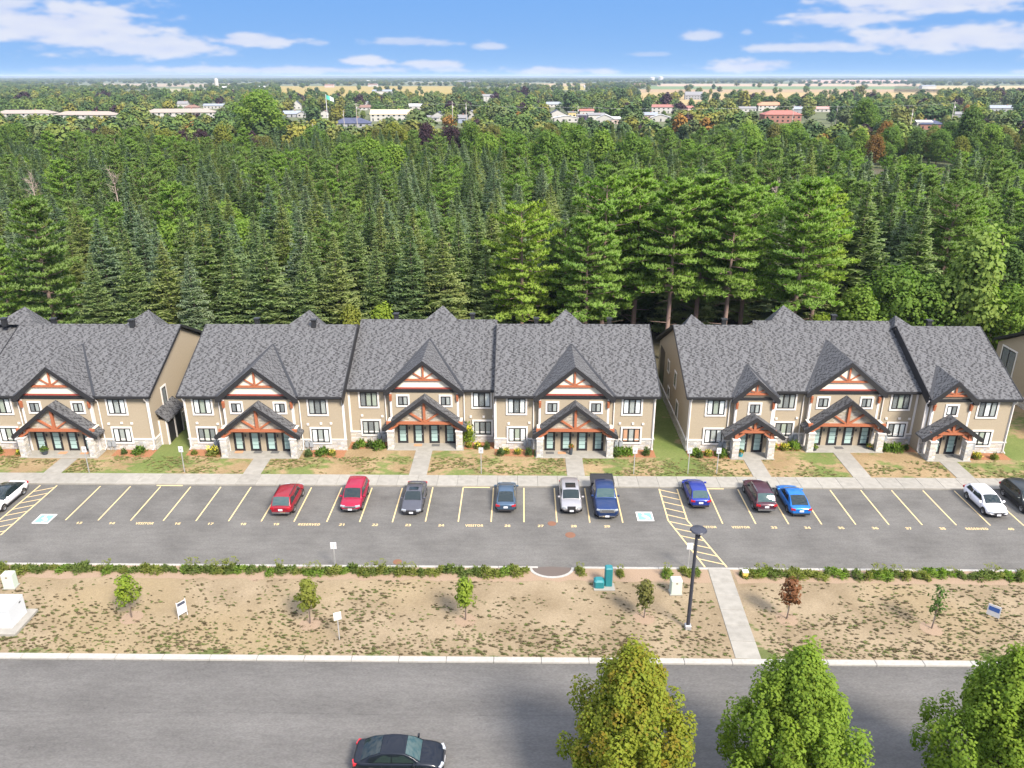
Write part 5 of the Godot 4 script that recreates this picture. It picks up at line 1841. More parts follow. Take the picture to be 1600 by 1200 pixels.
# ------------------------------------------------------------------ garden, street things
func build_garden() -> void:
	# foreground maples
	var mp := [[5.3, -29.5, 9.9, 4.4, "leaf_maple", "street maple at bottom centre with yellow and orange tipped leaves", 31], [13.3, -29.4, 10.0, 4.2, "leaf_maple_b", "green street maple between the orange-tipped maple and the right-hand one", 32], [23.2, -29.3, 10.1, 4.3, "leaf_maple_b", "street maple cut off by the bottom right corner", 33]]
	for k in mp:
		var c := leafy_crown(k[6], k[2], k[3], 0.12, 230, 250, 0.15, 0.55, 0.72, [Color(1.45, 0.96, 0.9), 0.5, Color(2.0, 0.7, 0.9)] if k[6] == 31 else [Color(1.3, 1.2, 0.9), 0.3, Color(1.5, 1.4, 1.0)], 1.9)
		plant_tree("maple_tree", k[5], c[0].mesh(M[k[4]]), c[1].mesh(M["bark"]), k[4], Vector3(k[0], 0.1, k[1]), Vector3.ONE, 0.0, "")
	# young trees staked in the dry strip
	var ring := MB.new()
	for k in 16:
		var a0 := TAU * k / 16
		var a1 := TAU * (k + 1) / 16
		ring.tri(Vector3(0, 0.05, 0), Vector3(sin(a0) * 0.75, 0.012, cos(a0) * 0.75), Vector3(sin(a1) * 0.75, 0.012, cos(a1) * 0.75))
	var ring_mesh := ring.mesh(M["mulch_pale"])
	var sap := [[-26.84, -44.5, 3.6, 1.1, "leaf_bright", "young tree in the strip nearest the left white cabinet", 60], [-14.34, -44.0, 3.8, 0.95, "leaf_d", "young yellow-green tree in the strip beside the white post sign", 75], [-3.75, -44.5, 3.6, 0.85, "leaf_bright", "slim bright green young tree in the middle of the strip", 75], [8.57, -44.9, 3.2, 0.68, "leaf_e", "small olive young tree left of the street lamp", 60], [18.4, -44.9, 3.5, 0.85, "leaf_rust", "young tree with rusty brown leaves right of the concrete walk", 45], [27.9, -44.0, 3.6, 0.95, "leaf_c", "thin sparse young tree toward the right of the strip", 14]]
	for k in sap:
		var c := leafy_crown(500 + int(k[2] * 10.0), k[2], k[3], 0.33, 16, k[6], 0.18, 0.42, 0.6)
		var root := thing("young_tree", k[5], "tree", Vector3(k[0], 0.11, k[1]))
		put("crown", c[0].mesh(M[k[4]]), root)
		var w := MB.new()
		w.tube([Vector3.ZERO, Vector3(0.02, (k[2] as float) * 0.5, 0), Vector3(0, (k[2] as float) * 0.8, 0)], [0.035, 0.03, 0.012], 6)
		put("trunk", w.mesh(M["bark_pale"]), root)
		put("branches", c[1].mesh(M["bark"]), root).scale = Vector3(0.6, 1, 0.6)
		put("mulch_ring", ring_mesh, root)
	# hedge row, shrub by shrub
	var shapes := []
	for k in 4:
		shapes.append(bush_mesh(600 + k, [0.5, 0.45, 0.55, 0.4][k], [0.62, 0.75, 0.55, 0.85][k], 420, 0.2))
	var bush := []
	for k in 4:
		bush.append(shapes[k].mesh(M[["shrub_a", "shrub_b", "shrub_c", "shrub_a"][k]]))
	var stalk := MB.new()
	rng.seed = 9
	for q in 14:
		var a := rnd(0, TAU)
		var e := Vector3(cos(a) * 0.35, rnd(0.9, 1.45), sin(a) * 0.35)
		stalk.col = Color(1.5, 1.4, 1.2)
		stalk.tube([Vector3(0, 0.2, 0), e], [0.012, 0.008], 3)
		for z in 5:
			tuft(stalk, e + Vector3(rnd(-0.08, 0.08), rnd(-0.15, 0.1), rnd(-0.08, 0.08)), Vector3.UP, 0.14, 2)
	var stalk_mesh := stalk.mesh(M["shrub_b"])
	rng.seed = 12
	var x := -41.0
	while x < 42.0:
		var skip := (x > 0.7 and x < 4.1) or (x > 13.2 and x < 16.3) or (x > 5.7 and x < 6.9) or (x > 8.0 and x < 8.6) or (x > 10.2 and x < 10.9)
		var gap := x > 4 and x < 13 and rng.randf() < 0.25
		if not skip and not gap:
			var k := rng.randi() % 4
			var o := put("hedge_shrub", bush[k], null, Vector3(x, 0.1, -50.05 + rnd(-0.2, 0.25)), M[["shrub_a", "shrub_b", "leaf_b", "shrub_a", "shrub_b"][rng.randi() % 5]])
			o.rotation.y = rnd(0, TAU)
			var s := rnd(0.9, 1.45)
			o.scale = Vector3(s * 1.0, s * 0.5, s * 0.62)
			var where := ""
			var near := 99.0
			for w in [[-38.0, "behind the green pedestal at left"], [-32.5, "right of the large white cabinet"], [-26.8, "behind the first young tree"], [-22.0, "behind the leaning yard sign"], [-18.0, "left of the second young tree"], [-14.0, "beside the first lot sign"], [-9.0, "near the rusty kerb cover"], [-3.8, "behind the slim third young tree"], [0.5, "left of the half-round drain"], [5.0, "right of the half-round drain"], [8.5, "behind the small olive tree"], [12.5, "beside the street lamp"], [17.5, "by the yellow marker box"], [21.0, "behind the rusty young tree"], [25.0, "left of the sparse young tree"], [29.0, "behind the sparse young tree"], [34.0, "behind the blue yard sign"], [40.0, "at the right end"]]:
				if absf(x - (w[0] as float)) < near:
					near = absf(x - (w[0] as float))
					where = w[1]
			tag(o, "low kerbside hedge shrub " + where, "shrub", "hedge shrubs " + where)
			if rng.randf() < 0.3:
				put("flower_stalks", stalk_mesh, o)
		x += rnd(0.62, 0.8)
	# flower bed plants by the house fronts
	var fl := MB.new()
	rng.seed = 14
	for q in 40:
		fl.col = Color(1.2, 1.1, 0.35) * rnd(0.8, 1.3) if q % 3 else Color(1.5, 1.45, 1.2)
		tuft(fl, Vector3(rnd(-0.45, 0.45), rnd(0.4, 0.75), rnd(-0.4, 0.4)), Vector3.UP, 0.16, 4)
	var fl_mesh := fl.mesh(leaf_mat("petal_yellow", lin(0.55, 0.5, 0.12), 0.2))
	var beds := [[-52.0, -69.6, 0, 1], [-49.6, -69.5, 1, 1], [-37.9, -69.9, 2, 0], [-39.3, -69.7, 3, 0], [-32.3, -69.7, 1, 0], [-30.4, -69.6, 0, 1], [-19.6, -69.8, 2, 0], [-18.6, -69.7, 1, 1], [-20.9, -69.4, 3, 0], [-16.2, -71.7, 0, 0], [-15.2, -71.5, 3, 0], [-14.3, -71.3, 2, 0], [-16.6, -71.2, 3, 0], [-5.2, -71.6, 1, 1], [-4.3, -71.4, 1, 1], [-3.4, -71.3, 3, 0], [-1.4, -70.3, 1, 1], [-0.3, -70.2, 1, 1], [-2.0, -69.9, 3, 0], [0.8, -69.9, 3, 0], [9.6, -70.1, 2, 0], [10.6, -70.2, 0, 0], [12.4, -70.1, 3, 0], [9.3, -69.8, 3, 0], [17.3, -70.1, 0, 0], [18.5, -70.0, 1, 1], [19.8, -70.0, 2, 0], [17.6, -69.6, 3, 0], [25.3, -71.6, 1, 1], [26.4, -71.4, 1, 1], [27.4, -71.7, 0, 0], [36.6, -71.5, 2, 0], [37.5, -71.3, 0, 0], [38.6, -71.6, 3, 0], [44.6, -69.7, 1, 1], [46.3, -69.6, 1, 0]]
	for k in beds:
		var big: bool = (k[2] as int) == 0 or (k[2] as int) == 2
		var o := put("garden_shrub", bush[k[2]], null, Vector3(k[0], 0.12, k[1]), M["shrub_b" if k[3] else ["leaf_b", "shrub_b", "leaf_a", "shrub_c"][k[2]]])
		o.scale = Vector3.ONE * (rnd(0.95, 1.3) if big else rnd(0.6, 0.9))
		o.rotation.y = rnd(0, TAU)
		var blk := "left block" if k[0] < -36 else ("middle block" if k[0] < 14 else "right block")
		var kind := "flowering plant with pale yellow blooms" if k[3] else ("leafy green shrub" if big else "small low plant")
		tag(o, "%s in the bark bed in front of the %s" % [kind, blk], "shrub", "%ss in front of the %s" % [kind, blk])
		if k[3]:
			put("blooms", fl_mesh, o)
	# climbing shrub beside the second porch
	var cl := bush_mesh(640, 0.75, 2.0, 700, 0.22)
	var o := put("garden_shrub", cl.mesh(M["leaf_bright"]), null, Vector3(-5.35, 0.5, -72.0))
	tag(o, "tall bright shrub with yellow blooms at the right pier of the second porch", "shrub")
	put("blooms", fl_mesh, o, Vector3(0, 1.2, 0.4))
	# pots and door mats
	planter(Vector3(4.95, 0.3, -70.0), 0.22, 0.75, "pot_dark", "petal_red", "tall dark planter with red flowers on the right porch of the middle block")
	planter(Vector3(-47.0, 0.3, -69.4), 0.32, 0.4, "pot_dark", "leaf_b", "round dark pot with green plant on the left block porch")
	planter(Vector3(21.6, 0.3, -69.8), 0.28, 0.35, "pot_teal", "petal_orange", "teal pot with orange flowers on the small left porch of the right block")
	planter(Vector3(29.3, 0.2, -71.3), 0.3, 0.3, "pot_dark", "leaf_d", "round yellow-green potted plant at the wide porch of the right block")
	planter(Vector3(35.0, 0.2, -71.6), 0.26, 0.3, "pot_dark", "petal_orange", "orange potted flowers at the right pier of the wide porch")
	planter(Vector3(40.1, 0.2, -69.9), 0.26, 0.4, "pot_dark", "petal_red", "red potted flowers by the far right small porch")
	var mats := [[-28.0, -69.9, "mat_orange", "orange door mat at the first door of the first porch of the middle block"], [-26.1, -69.9, "mat_grey", "dark door mat at the second door of the first porch of the middle block"], [-24.4, -69.9, "mat_grey", "dark door mat at the third door of the first porch of the middle block"], [-10.4, -71.7, "mat_orange", "tan door mat on the second porch of the middle block"], [-8.6, -71.7, "mat_grey", "grey door mat on the second porch of the middle block"], [2.9, -70.1, "mat_grey", "dark door mat at the left door of the third porch of the middle block"], [4.1, -70.1, "mat_orange", "orange door mat beside the red flower planter"], [32.0, -71.6, "mat_grey", "dark door mat on the wide porch of the right block"], [42.2, -69.8, "mat_grey", "dark door mat on the far right small porch"], [-45.4, -69.5, "mat_orange", "orange door mat in the middle of the left block porch"], [-43.2, -69.5, "mat_orange", "orange door mat at the right of the left block porch"]]
	for k in mats:
		var m := MB.new()
		m.soft_box(Vector3(0, 0.01, 0), Vector3(0.8, 0.02, 0.5), 0.005)
		tag(put("door_mat", m.mesh(M[k[2]]), null, Vector3(k[0], 0.195, k[1] - 0.2)), k[3], "door mat")
	# tufts in the dry strip and the lawns: nobody could count them
	rng.seed = 21
	var tf := MB.new()
	for q in 26:
		tf.col = shade(0.25)
		var a := rnd(0, TAU)
		var p := Vector3(cos(a) * rnd(0, 0.13), 0, sin(a) * rnd(0, 0.09))
		var tip := p + Vector3(cos(a) * rnd(0.04, 0.16), rnd(0.05, 0.13), sin(a) * rnd(0.04, 0.12))
		var s := Vector3(-sin(a), 0, cos(a)) * 0.035
		tf.tri(p - s, p + s, tip)
	var tuft_mesh := tf.mesh(leaf_mat("tuft", Color.WHITE, 0.1))
	var tr := []
	var tc := []
	var f1 := noise(71, 0.16, 2)
	while tr.size() < 7200:
		var px := rnd(-44, 44)
		var pz := rnd(-49.0, -40.95)
		if px > 13.7 and px < 16.2:
			continue
		var near := smoothstep(-48.5, -41.2, pz)
		if rng.randf() > clampf(0.14 + 0.55 * near * near + f1.get_noise_2d(px, pz * 1.5) * 0.45 + 0.25 * smoothstep(20.0, 34.0, px), 0.02, 1.0):
			continue
		var s := rnd(0.3, 0.5) if rng.randf() < 0.65 else rnd(0.5, 0.85)
		tr.append(Transform3D(Basis(Vector3.UP, rnd(-0.5, 0.5)).scaled(Vector3(s * rnd(0.9, 1.35), s * 0.9, s)), Vector3(px, 0.11, pz)))
		tc.append([Color(0.065, 0.052, 0.026), Color(0.06, 0.07, 0.022), Color(0.085, 0.105, 0.03), Color(0.07, 0.055, 0.03)][rng.randi() % 4] * rnd(0.8, 1.25))
	for c in tc.size():
		tc[c].a = 1.0
	scatter("grass_tufts", tuft_mesh, tr, tc, null, "dark grass tufts scattered over the dry strip", "grass")
	var tr2 := []
	var tc2 := []
	while tr2.size() < 2600:
		var px := rnd(-53, 52)
		var pz := rnd(-69.3, -65.8)
		var block := false
		for w in WALKS:
			if absf(px - (w[0] as float)) < 1.0 or (absf(px - (w[0] as float)) < 4.3 and pz < (w[1] as float) + 0.1):
				block = true
		if block or rng.randf() > 0.35 + f1.get_noise_2d(px + 90, pz * 1.5):
			continue
		var s := rnd(0.45, 1.0)
		tr2.append(Transform3D(Basis(Vector3.UP, rnd(0, TAU)).scaled(Vector3(s * 1.2, s * 0.8, s)), Vector3(px, 0.11, pz)))
		var cc: Color = [Color(0.15, 0.125, 0.055), Color(0.11, 0.135, 0.04), Color(0.15, 0.155, 0.05)][rng.randi() % 3] * rnd(0.8, 1.2)
		cc.a = 1.0
		tc2.append(cc)
	scatter("lawn_tufts", tuft_mesh, tr2, tc2, null, "grass tufts in the front lawns", "grass")

func planter(at: Vector3, r: float, h: float, pot: String, flower: String, label: String) -> void:
	if flower == "petal_orange" and not M.has("petal_orange"):
		leaf_mat("petal_orange", lin(0.55, 0.22, 0.04), 0.2)
	var o := thing("flower_pot", label, "flower pot", at - Vector3(0, 0.11, 0))
	var p := MB.new()
	p.lathe([Vector2(r * 0.7, 0), Vector2(r, h), Vector2(r * 0.9, h), Vector2(0, h - 0.03)], Vector3.ZERO, 12)
	put("pot", p.mesh(M[pot]), o)
	var b := bush_mesh(int(at.x * 10) + 900, r * 1.25, r * 1.5, 160, 0.13)
	put("plant", b.mesh(M["leaf_b"]), o, Vector3(0, h - 0.02, 0))
	var f := MB.new()
	rng.seed = int(at.x * 7) + 40
	for q in 34:
		var d := Vector3(rng.randfn(), absf(rng.randfn()), rng.randfn()).normalized()
		f.col = shade(0.2)
		tuft(f, Vector3(d.x * r * 1.1, h + d.y * r * 1.35, d.z * r * 1.1), d, 0.1, 4)
	put("blooms", f.mesh(M[flower]), o)

func post_sign(called: String, label: String, at: Vector3, h: float, w: float, ph: float, turn: float, group: String, metal := "sign_white") -> Node3D:
	var o := thing(called, label, "sign", at, turn, group)
	var p := MB.new()
	p.bx(-0.035, 0.035, 0, h, -0.03, 0.03)
	put("post", p.mesh(M["galvanised"]), o)
	var s := MB.new()
	s.soft_box(Vector3(0, h - ph / 2 + 0.05, 0.05), Vector3(w, ph, 0.02), 0.004)
	put("panel", s.mesh(M[metal]), o)
	return o

func small_text(t: String, o: Node3D, at: Vector3, size: float, m: String) -> void:
	var f := SystemFont.new()
	f.font_names = PackedStringArray(["Droid Sans"])
	f.font_weight = 700
	var tm := TextMesh.new()
	tm.text = t
	tm.font = f
	tm.font_size = 48
	tm.pixel_size = size / 48.0
	tm.depth = 0.003
	tm.material = M[m]
	put("lettering", tm, o, at)

func build_street_things() -> void:
	# lamp
	var lamp := thing("street_lamp", "tall dark street lamp with round head beside the concrete walk", "street lamp", Vector3(11.38, 0.1, -43.85))
	var b := MB.new()
	b.soft_box(Vector3(0, 0.15, 0), Vector3(0.42, 0.4, 0.42), 0.05)
	put("base", b.mesh(M["galvanised"]), lamp)
	var p := MB.new()
	p.tube([Vector3(0, 0.3, 0), Vector3(0, 7.55, 0)], [0.135, 0.10], 10)
	put("pole", p.mesh(M["lamp_black"]), lamp)
	var hd := MB.new()
	hd.lathe([Vector2(0.05, 7.25), Vector2(0.12, 7.5), Vector2(0.50, 7.66), Vector2(0.55, 7.72), Vector2(0.50, 7.80), Vector2(0.0, 7.92)], Vector3(0.08, 0, 0), 20)
	put("head", hd.mesh(M["lamp_black"]), lamp)
	var ln := MB.new()
	ln.lathe([Vector2(0.0, 7.60), Vector2(0.38, 7.63), Vector2(0.36, 7.60), Vector2(0, 7.59)], Vector3(0.08, 0, 0), 16)
	put("lens", ln.mesh(M["lamp_lens"]), lamp)
	var ar := MB.new()
	ar.tube([Vector3(0.13, 7.1, 0), Vector3(0.2, 7.35, 0), Vector3(0.2, 7.6, 0)], [0.06, 0.07, 0.07], 8)
	put("bracket", ar.mesh(M["lamp_black"]), lamp)
	# transformer on its pad
	var t := thing("transformer_cabinet", "large white utility cabinet on a concrete pad at the left edge of the strip", "utility cabinet", Vector3(-35.35, 0.1, -43.9))
	var c := MB.new()
	c.soft_box(Vector3(0, 0.95, 0), Vector3(2.25, 1.55, 1.75), 0.05)
	put("cabinet", c.mesh(M["box_white"]), t)
	var pd := MB.new()
	pd.soft_box(Vector3(0.1, 0.1, 0.1), Vector3(3.1, 0.26, 2.7), 0.03)
	put("pad", pd.mesh(M["concrete"]), t)
	var sm := MB.new()
	sm.bx(-0.006, 0.006, 0.3, 1.55, 0.876, 0.879)
	sm.bx(-1.1, 1.1, 1.49, 1.502, 0.876, 0.879)
	sm.bx(1.126, 1.129, 1.35, 1.45, -0.5, -0.3)
	put("door_seams", sm.mesh(M["plastic_black"]), t)
	for k in [[-37.3, -47.9, 0.75, "pale green utility pedestal behind the large white cabinet"], [11.25, -47.8, 0.8, "pale green utility pedestal left of the street lamp"]]:
		var o := thing("utility_pedestal", k[3], "utility box", Vector3(k[0], 0.1, k[1]), 0.05)
		var m := MB.new()
		m.soft_box(Vector3(0, 0.62, 0), Vector3(0.78, 1.25, 0.62), 0.05)
		put("cabinet", m.mesh(M["box_green"]), o)
		var d := MB.new()
		d.box(Vector3(0, 1.0, 0.315), Vector3(0.14, 0.1, 0.01))
		put("warning_label", d.mesh(M["rust"]), o)
		var s := MB.new()
		s.box(Vector3(0, 0.03, 0), Vector3(0.9, 0.1, 0.74))
		put("base", s.mesh(M["concrete"]), o)
	# teal hydrant-like stand: tall hood with a side box
	var te := thing("teal_utility_stand", "teal utility stand with tall hood and low side box beside the drain", "utility stand", Vector3(6.2, 0.1, -48.5))
	var m1 := MB.new()
	m1.soft_box(Vector3(0.28, 0.8, -0.2), Vector3(0.55, 1.6, 0.6), 0.08)
	put("hood", m1.mesh(M["teal"]), te)
	var m2 := MB.new()
	m2.soft_box(Vector3(-0.42, 0.38, 0), Vector3(0.75, 0.62, 0.7), 0.12)
	put("side_box", m2.mesh(M["teal"]), te)
	var m3 := MB.new()
	m3.box(Vector3(-0.05, 0.03, 0.1), Vector3(1.55, 0.06, 0.9))
	put("base", m3.mesh(M["concrete"]), te)
	var yb := thing("marker_box", "small yellow marker box in the shrubs just right of the concrete walk", "marker box", Vector3(16.8, 0.1, -49.8))
	var y1 := MB.new()
	y1.soft_box(Vector3(0, 0.25, 0), Vector3(0.4, 0.5, 0.34), 0.04)
	put("body", y1.mesh(M["yellow_box"]), yb)
	var y2 := MB.new()
	y2.soft_box(Vector3(0, 0.52, 0), Vector3(0.44, 0.09, 0.38), 0.02)
	put("cap", y2.mesh(M["sign_white"]), yb)
	# signs along the sidewalk face the lot
	for k in [[-40.75, -65.75, "white parking sign on a post in front of the left porch"], [-31.75, -65.9, "white parking sign on a post by the gap between left and middle blocks"], [-3.7, -66.0, "white parking sign on a post in front of the second and third gables"], [10.65, -66.1, "white parking sign on a post behind the pickup truck"], [15.75, -66.2, "left one of two white signs at the gap between middle and right blocks"], [18.45, -66.2, "right one of two white signs in front of the right block"]]:
		var o := post_sign("parking_sign", k[2], Vector3(k[0], 0.1, k[1]), 2.7, 0.42, 0.58, 0.0, "")
		var d := MB.new()
		d.box(Vector3(0, 2.44, 0.065), Vector3(0.2, 0.2, 0.006))
		put("symbol", d.mesh(M["galvanised"]), o)
	for k in [[-14.1, -50.75, "white sign on a thin post at the lot kerb in the middle"], [12.8, -51.0, "white sign on a thin post at the lot kerb beside the hatched crossing"]]:
		var o := post_sign("lot_sign", k[2], Vector3(k[0], 0.0, k[1]), 2.25, 0.46, 0.56, 0.0, "")
		var d := MB.new()
		d.box(Vector3(0, 2.02, 0.064), Vector3(0.05, 0.36, 0.006))
		put("symbol", d.mesh(M["galvanised"]), o)
	post_sign("strip_sign", "white sign on a grey post in the dry strip by the street", Vector3(-11.98, 0.1, -42.4), 2.2, 0.5, 0.6, 0.35, "")
	var fs := thing("yard_sign", "narrow white yard sign leaning between the first two young trees", "sign", Vector3(-23.3, 0.1, -44.6), 0.95)
	fs.scale = Vector3.ONE * 0.82
	var q := MB.new()
	q.soft_box(Vector3(0, 1.0, 0), Vector3(0.85, 1.2, 0.03), 0.005)
	put("panel", q.mesh(M["sign_white"]), fs)
	var q2 := MB.new()
	q2.box(Vector3(0, 1.4, 0.018), Vector3(0.7, 0.28, 0.006))
	put("header", q2.mesh(M["sign_dark"]), fs)
	var q3 := MB.new()
	for s in [-0.4, 0.4]:
		q3.bx(s - 0.025, s + 0.025, 0, 1.7, -0.03, 0.0)
	put("legs", q3.mesh(M["sign_white"]), fs)
	var f2 := thing("yard_sign", "white and blue yard sign near the right edge of the strip", "sign", Vector3(32.5, 0.1, -45.0), -0.75)
	f2.scale = Vector3.ONE * 0.8
	var r := MB.new()
	r.soft_box(Vector3(0, 0.95, 0), Vector3(1.0, 1.1, 0.03), 0.005)
	put("panel", r.mesh(M["sign_white"]), f2)
	var r2 := MB.new()
	r2.box(Vector3(0, 1.1, 0.018), Vector3(0.84, 0.42, 0.006))
	put("blue_field", r2.mesh(M["sign_blue"]), f2)
	var r3 := MB.new()
	for s in [-0.4, 0.4]:
		r3.bx(s - 0.02, s + 0.02, 0, 1.5, -0.035, -0.01)
	put("legs", r3.mesh(M["plastic_black"]), f2)
	# covers in the asphalt
	for k in [[2.65, -57.35, 0.36, "small rusty manhole cover in front of the silver SUV"], [4.1, -55.6, 0.42, "larger rusty manhole cover in the middle of the lane"], [-9.5, -51.6, 0.34, "dark rusty cover beside the lot kerb"], [2.45, -50.6, 0.36, "rusty drain grate inside the half-round kerb"]]:
		var o := MB.new()
		o.lathe([Vector2(0.0, 0.024), Vector2(k[2] * 0.85, 0.022), Vector2(k[2] * 0.88, 0.014), Vector2(k[2], 0.014), Vector2(k[2] * 1.02, 0.0)], Vector3.ZERO, 20)
		tag(put("manhole_cover", o.mesh(M["rust"]), null, Vector3(k[0], 0.004, k[1])), k[3], "manhole cover")

# ------------------------------------------------------------------ the town beyond
const TOWN := [
	["long pale apartment block with tan hip roof at the far left of town", -424, -707, 46.3, 14, 5.6, 2.6, "w", "tan", "hip"],
	["pale apartment block with tan hip roof, second from the left edge", -358, -681, 49.9, 14, 5.6, 2.6, "w", "tan", "hip"],
	["long white apartment block with tan hip roof left of the big round tree", -298, -724, 58.0, 15, 5.8, 2.8, "w", "tan", "hip"],
	["narrow white house above the tan-roofed apartment block", -396, -971, 11.2, 9, 5, 3, "w", "grey", "gable"],
	["low house with brownish roof just above the tan apartment block", -359, -903, 14.6, 9, 3.5, 2.5, "w", "brown", "hip"],
	["white bungalow with flat grey-blue roof near the big round tree", -355, -961, 25.3, 9, 3.5, 2, "w", "bluegrey", "gable"],
	["white house with steep slate gable right of the big round tree", -255, -942, 9.4, 9, 5, 4.5, "w", "slate", "front"],
	["grey-blue roofed house below the steep white gable", -211, -761, 15.2, 10, 3, 2.6, "grey", "bluegrey", "gable"],
	["small white house with grey roof left of the flagpole", -200, -757, 8.6, 8, 3, 2.2, "w", "grey", "front"],
	["white house just left of the flagpole", -178, -749, 8.9, 9, 4, 2.6, "w", "brown", "front"],
	["dark blue hip roofed building beside the white hall", -125, -608, 26.8, 16, 3.2, 3.4, "grey", "blue", "hip"],
	["large white hall with cream roof right of the blue roof", -109, -696, 34.9, 14, 5.5, 3.6, "w", "cream", "gable"],
	["brown roofed house behind the white hall", -174, -921, 21.8, 10, 3, 2.4, "w", "brown", "gable"],
	["small white house further behind the brown roof", -198, -1061, 9.9, 8, 3.5, 2, "w", "bluegrey", "front"],
	["white roofed house right of the white hall", -121, -952, 16.7, 9, 3.2, 2.6, "w", "w", "gable"],
	["white house with red trimmed gable amid trees", -69, -691, 11.9, 9, 4.2, 3.6, "w", "slate", "front"],
	["low white shed left of the red trimmed gable", -74, -690, 11.5, 8, 3, 1.8, "w", "grey", "gable"],
	["pale blue house between two utility poles", -49, -665, 9.6, 8, 4, 2.4, "blue2", "grey", "gable"],
	["white gable house right of the utility poles", -45, -738, 8.6, 8, 4, 3, "w", "grey", "front"],
	["tall pale house far behind the middle trees", -52, -1256, 20.1, 10, 7, 3, "w", "grey", "gable"],
	["cream house with grey-blue roof behind the white cluster", 40, -1024, 23.0, 10, 3.2, 2.6, "w", "bluegrey", "gable"],
	["white house with dark blue gable at left of the white cluster", 31, -742, 16.0, 11, 3.4, 4, "w", "slate", "front"],
	["white flat gabled shop in front of the dark blue gable", 36, -681, 20.1, 11, 3.6, 1.6, "w", "w", "front"],
	["small yellow block in the white cluster", 45, -759, 7.0, 8, 4.5, 0.6, "yel", "grey", "gable"],
	["white building with bright red roof in the cluster", 60, -779, 13.3, 9, 5, 1.6, "w", "red", "gable"],
	["dark fronted shop in the middle of the cluster", 51, -714, 8.3, 8, 4, 0.8, "dark", "grey", "gable"],
	["white shop with grey roof in the cluster", 64, -720, 15.6, 10, 4, 1.6, "w", "grey", "gable"],
	["white gabled shed right in the cluster", 66, -662, 13.7, 12, 4, 3, "w", "w", "front"],
	["pinkish low building beside the dark round tree", 77, -659, 12.4, 9, 3.6, 1.6, "pink", "w", "gable"],
	["grey roofed house right of the dark round tree", 110, -733, 17.1, 10, 3.4, 2.2, "pink", "bluegrey", "gable"],
	["white gabled house below the long red roof", 115, -690, 16.7, 10, 3.2, 2.6, "w", "w", "front"],
	["long two storey house with red-brown roof", 143, -847, 23.4, 10, 6, 2.4, "w", "redbrown", "gable"],
	["pink house partly hidden right of the long red roof", 175, -877, 15.4, 9, 4, 2.2, "pink", "redbrown", "gable"],
	["grey farm barn at the edge of the golden field", 275, -1350, 27.0, 18, 7, 5, "grey", "grey", "gable"],
	["low white house left of the orange roof", 237, -882, 17.6, 9, 3.4, 2, "w", "grey", "gable"],
	["white two storey house with orange hip roof", 267, -905, 29.2, 13, 6, 3.2, "w", "orange", "hip"],
	["red brick two storey house with red hip roof", 208, -672, 29.6, 14, 6.5, 3, "brick", "red", "hip"],
	["grey house peeping out beside the red hip roof", 270, -822, 15.4, 9, 5, 2.4, "grey", "bluegrey", "hip"],
	["white bungalow with pinkish roof right of the tall spruce", 317, -882, 25.7, 10, 3.2, 2.2, "w", "pinkroof", "gable"],
	["brick house with dark blue hip roof at right of town", 288, -589, 17.0, 12, 3.8, 2.4, "brick", "blue", "hip"],
	["white house behind the dark blue hip roof", 283, -589, 10.5, 8, 5, 1.2, "w", "w", "gable"],
	["long grey roof near the right edge of town", 505, -884, 30.3, 12, 4, 2.6, "grey", "bluegrey", "gable"],
	["grey house half hidden by trees at right", 385, -736, 15.9, 10, 4, 2, "grey", "grey", "gable"],
	["big white warehouse by the pale field at right", 1208, -2523, 40.4, 25, 8, 2, "w", "bluegrey", "gable"],
	["wide pale shed at the edge of the yellow field", -288, -1746, 46.8, 30, 6, 3, "w", "bluegrey", "gable"],
	["white farm buildings on the far left plain", -825, -2300, 30.0, 14, 6, 3, "w", "w", "gable"],
	["white farm house on the plain left of the flag", -746, -2400, 22.0, 12, 6, 3, "w", "w", "gable"],
	["pale farm barn above the flagpole", -643, -2800, 30.0, 14, 7, 3, "pink", "brown", "gable"],
	["distant white farm barn beyond the yellow field", -533, -3000, 34.0, 14, 7, 3, "w", "brown", "gable"],
	["distant white barn left of the green field", 205, -2600, 30.0, 14, 6, 3, "w", "w", "gable"],
	["distant farm group at the left end of the green field", 418, -3000, 40.0, 16, 7, 4, "pink", "brown", "gable"],
	["tall distant block at the edge of the far plain", -262, -3800, 60.0, 20, 14, 2, "grey", "grey", "gable"],
	["far white sheds on the horizon", -951, -5200, 90.0, 20, 10, 2, "w", "w", "gable"],
]

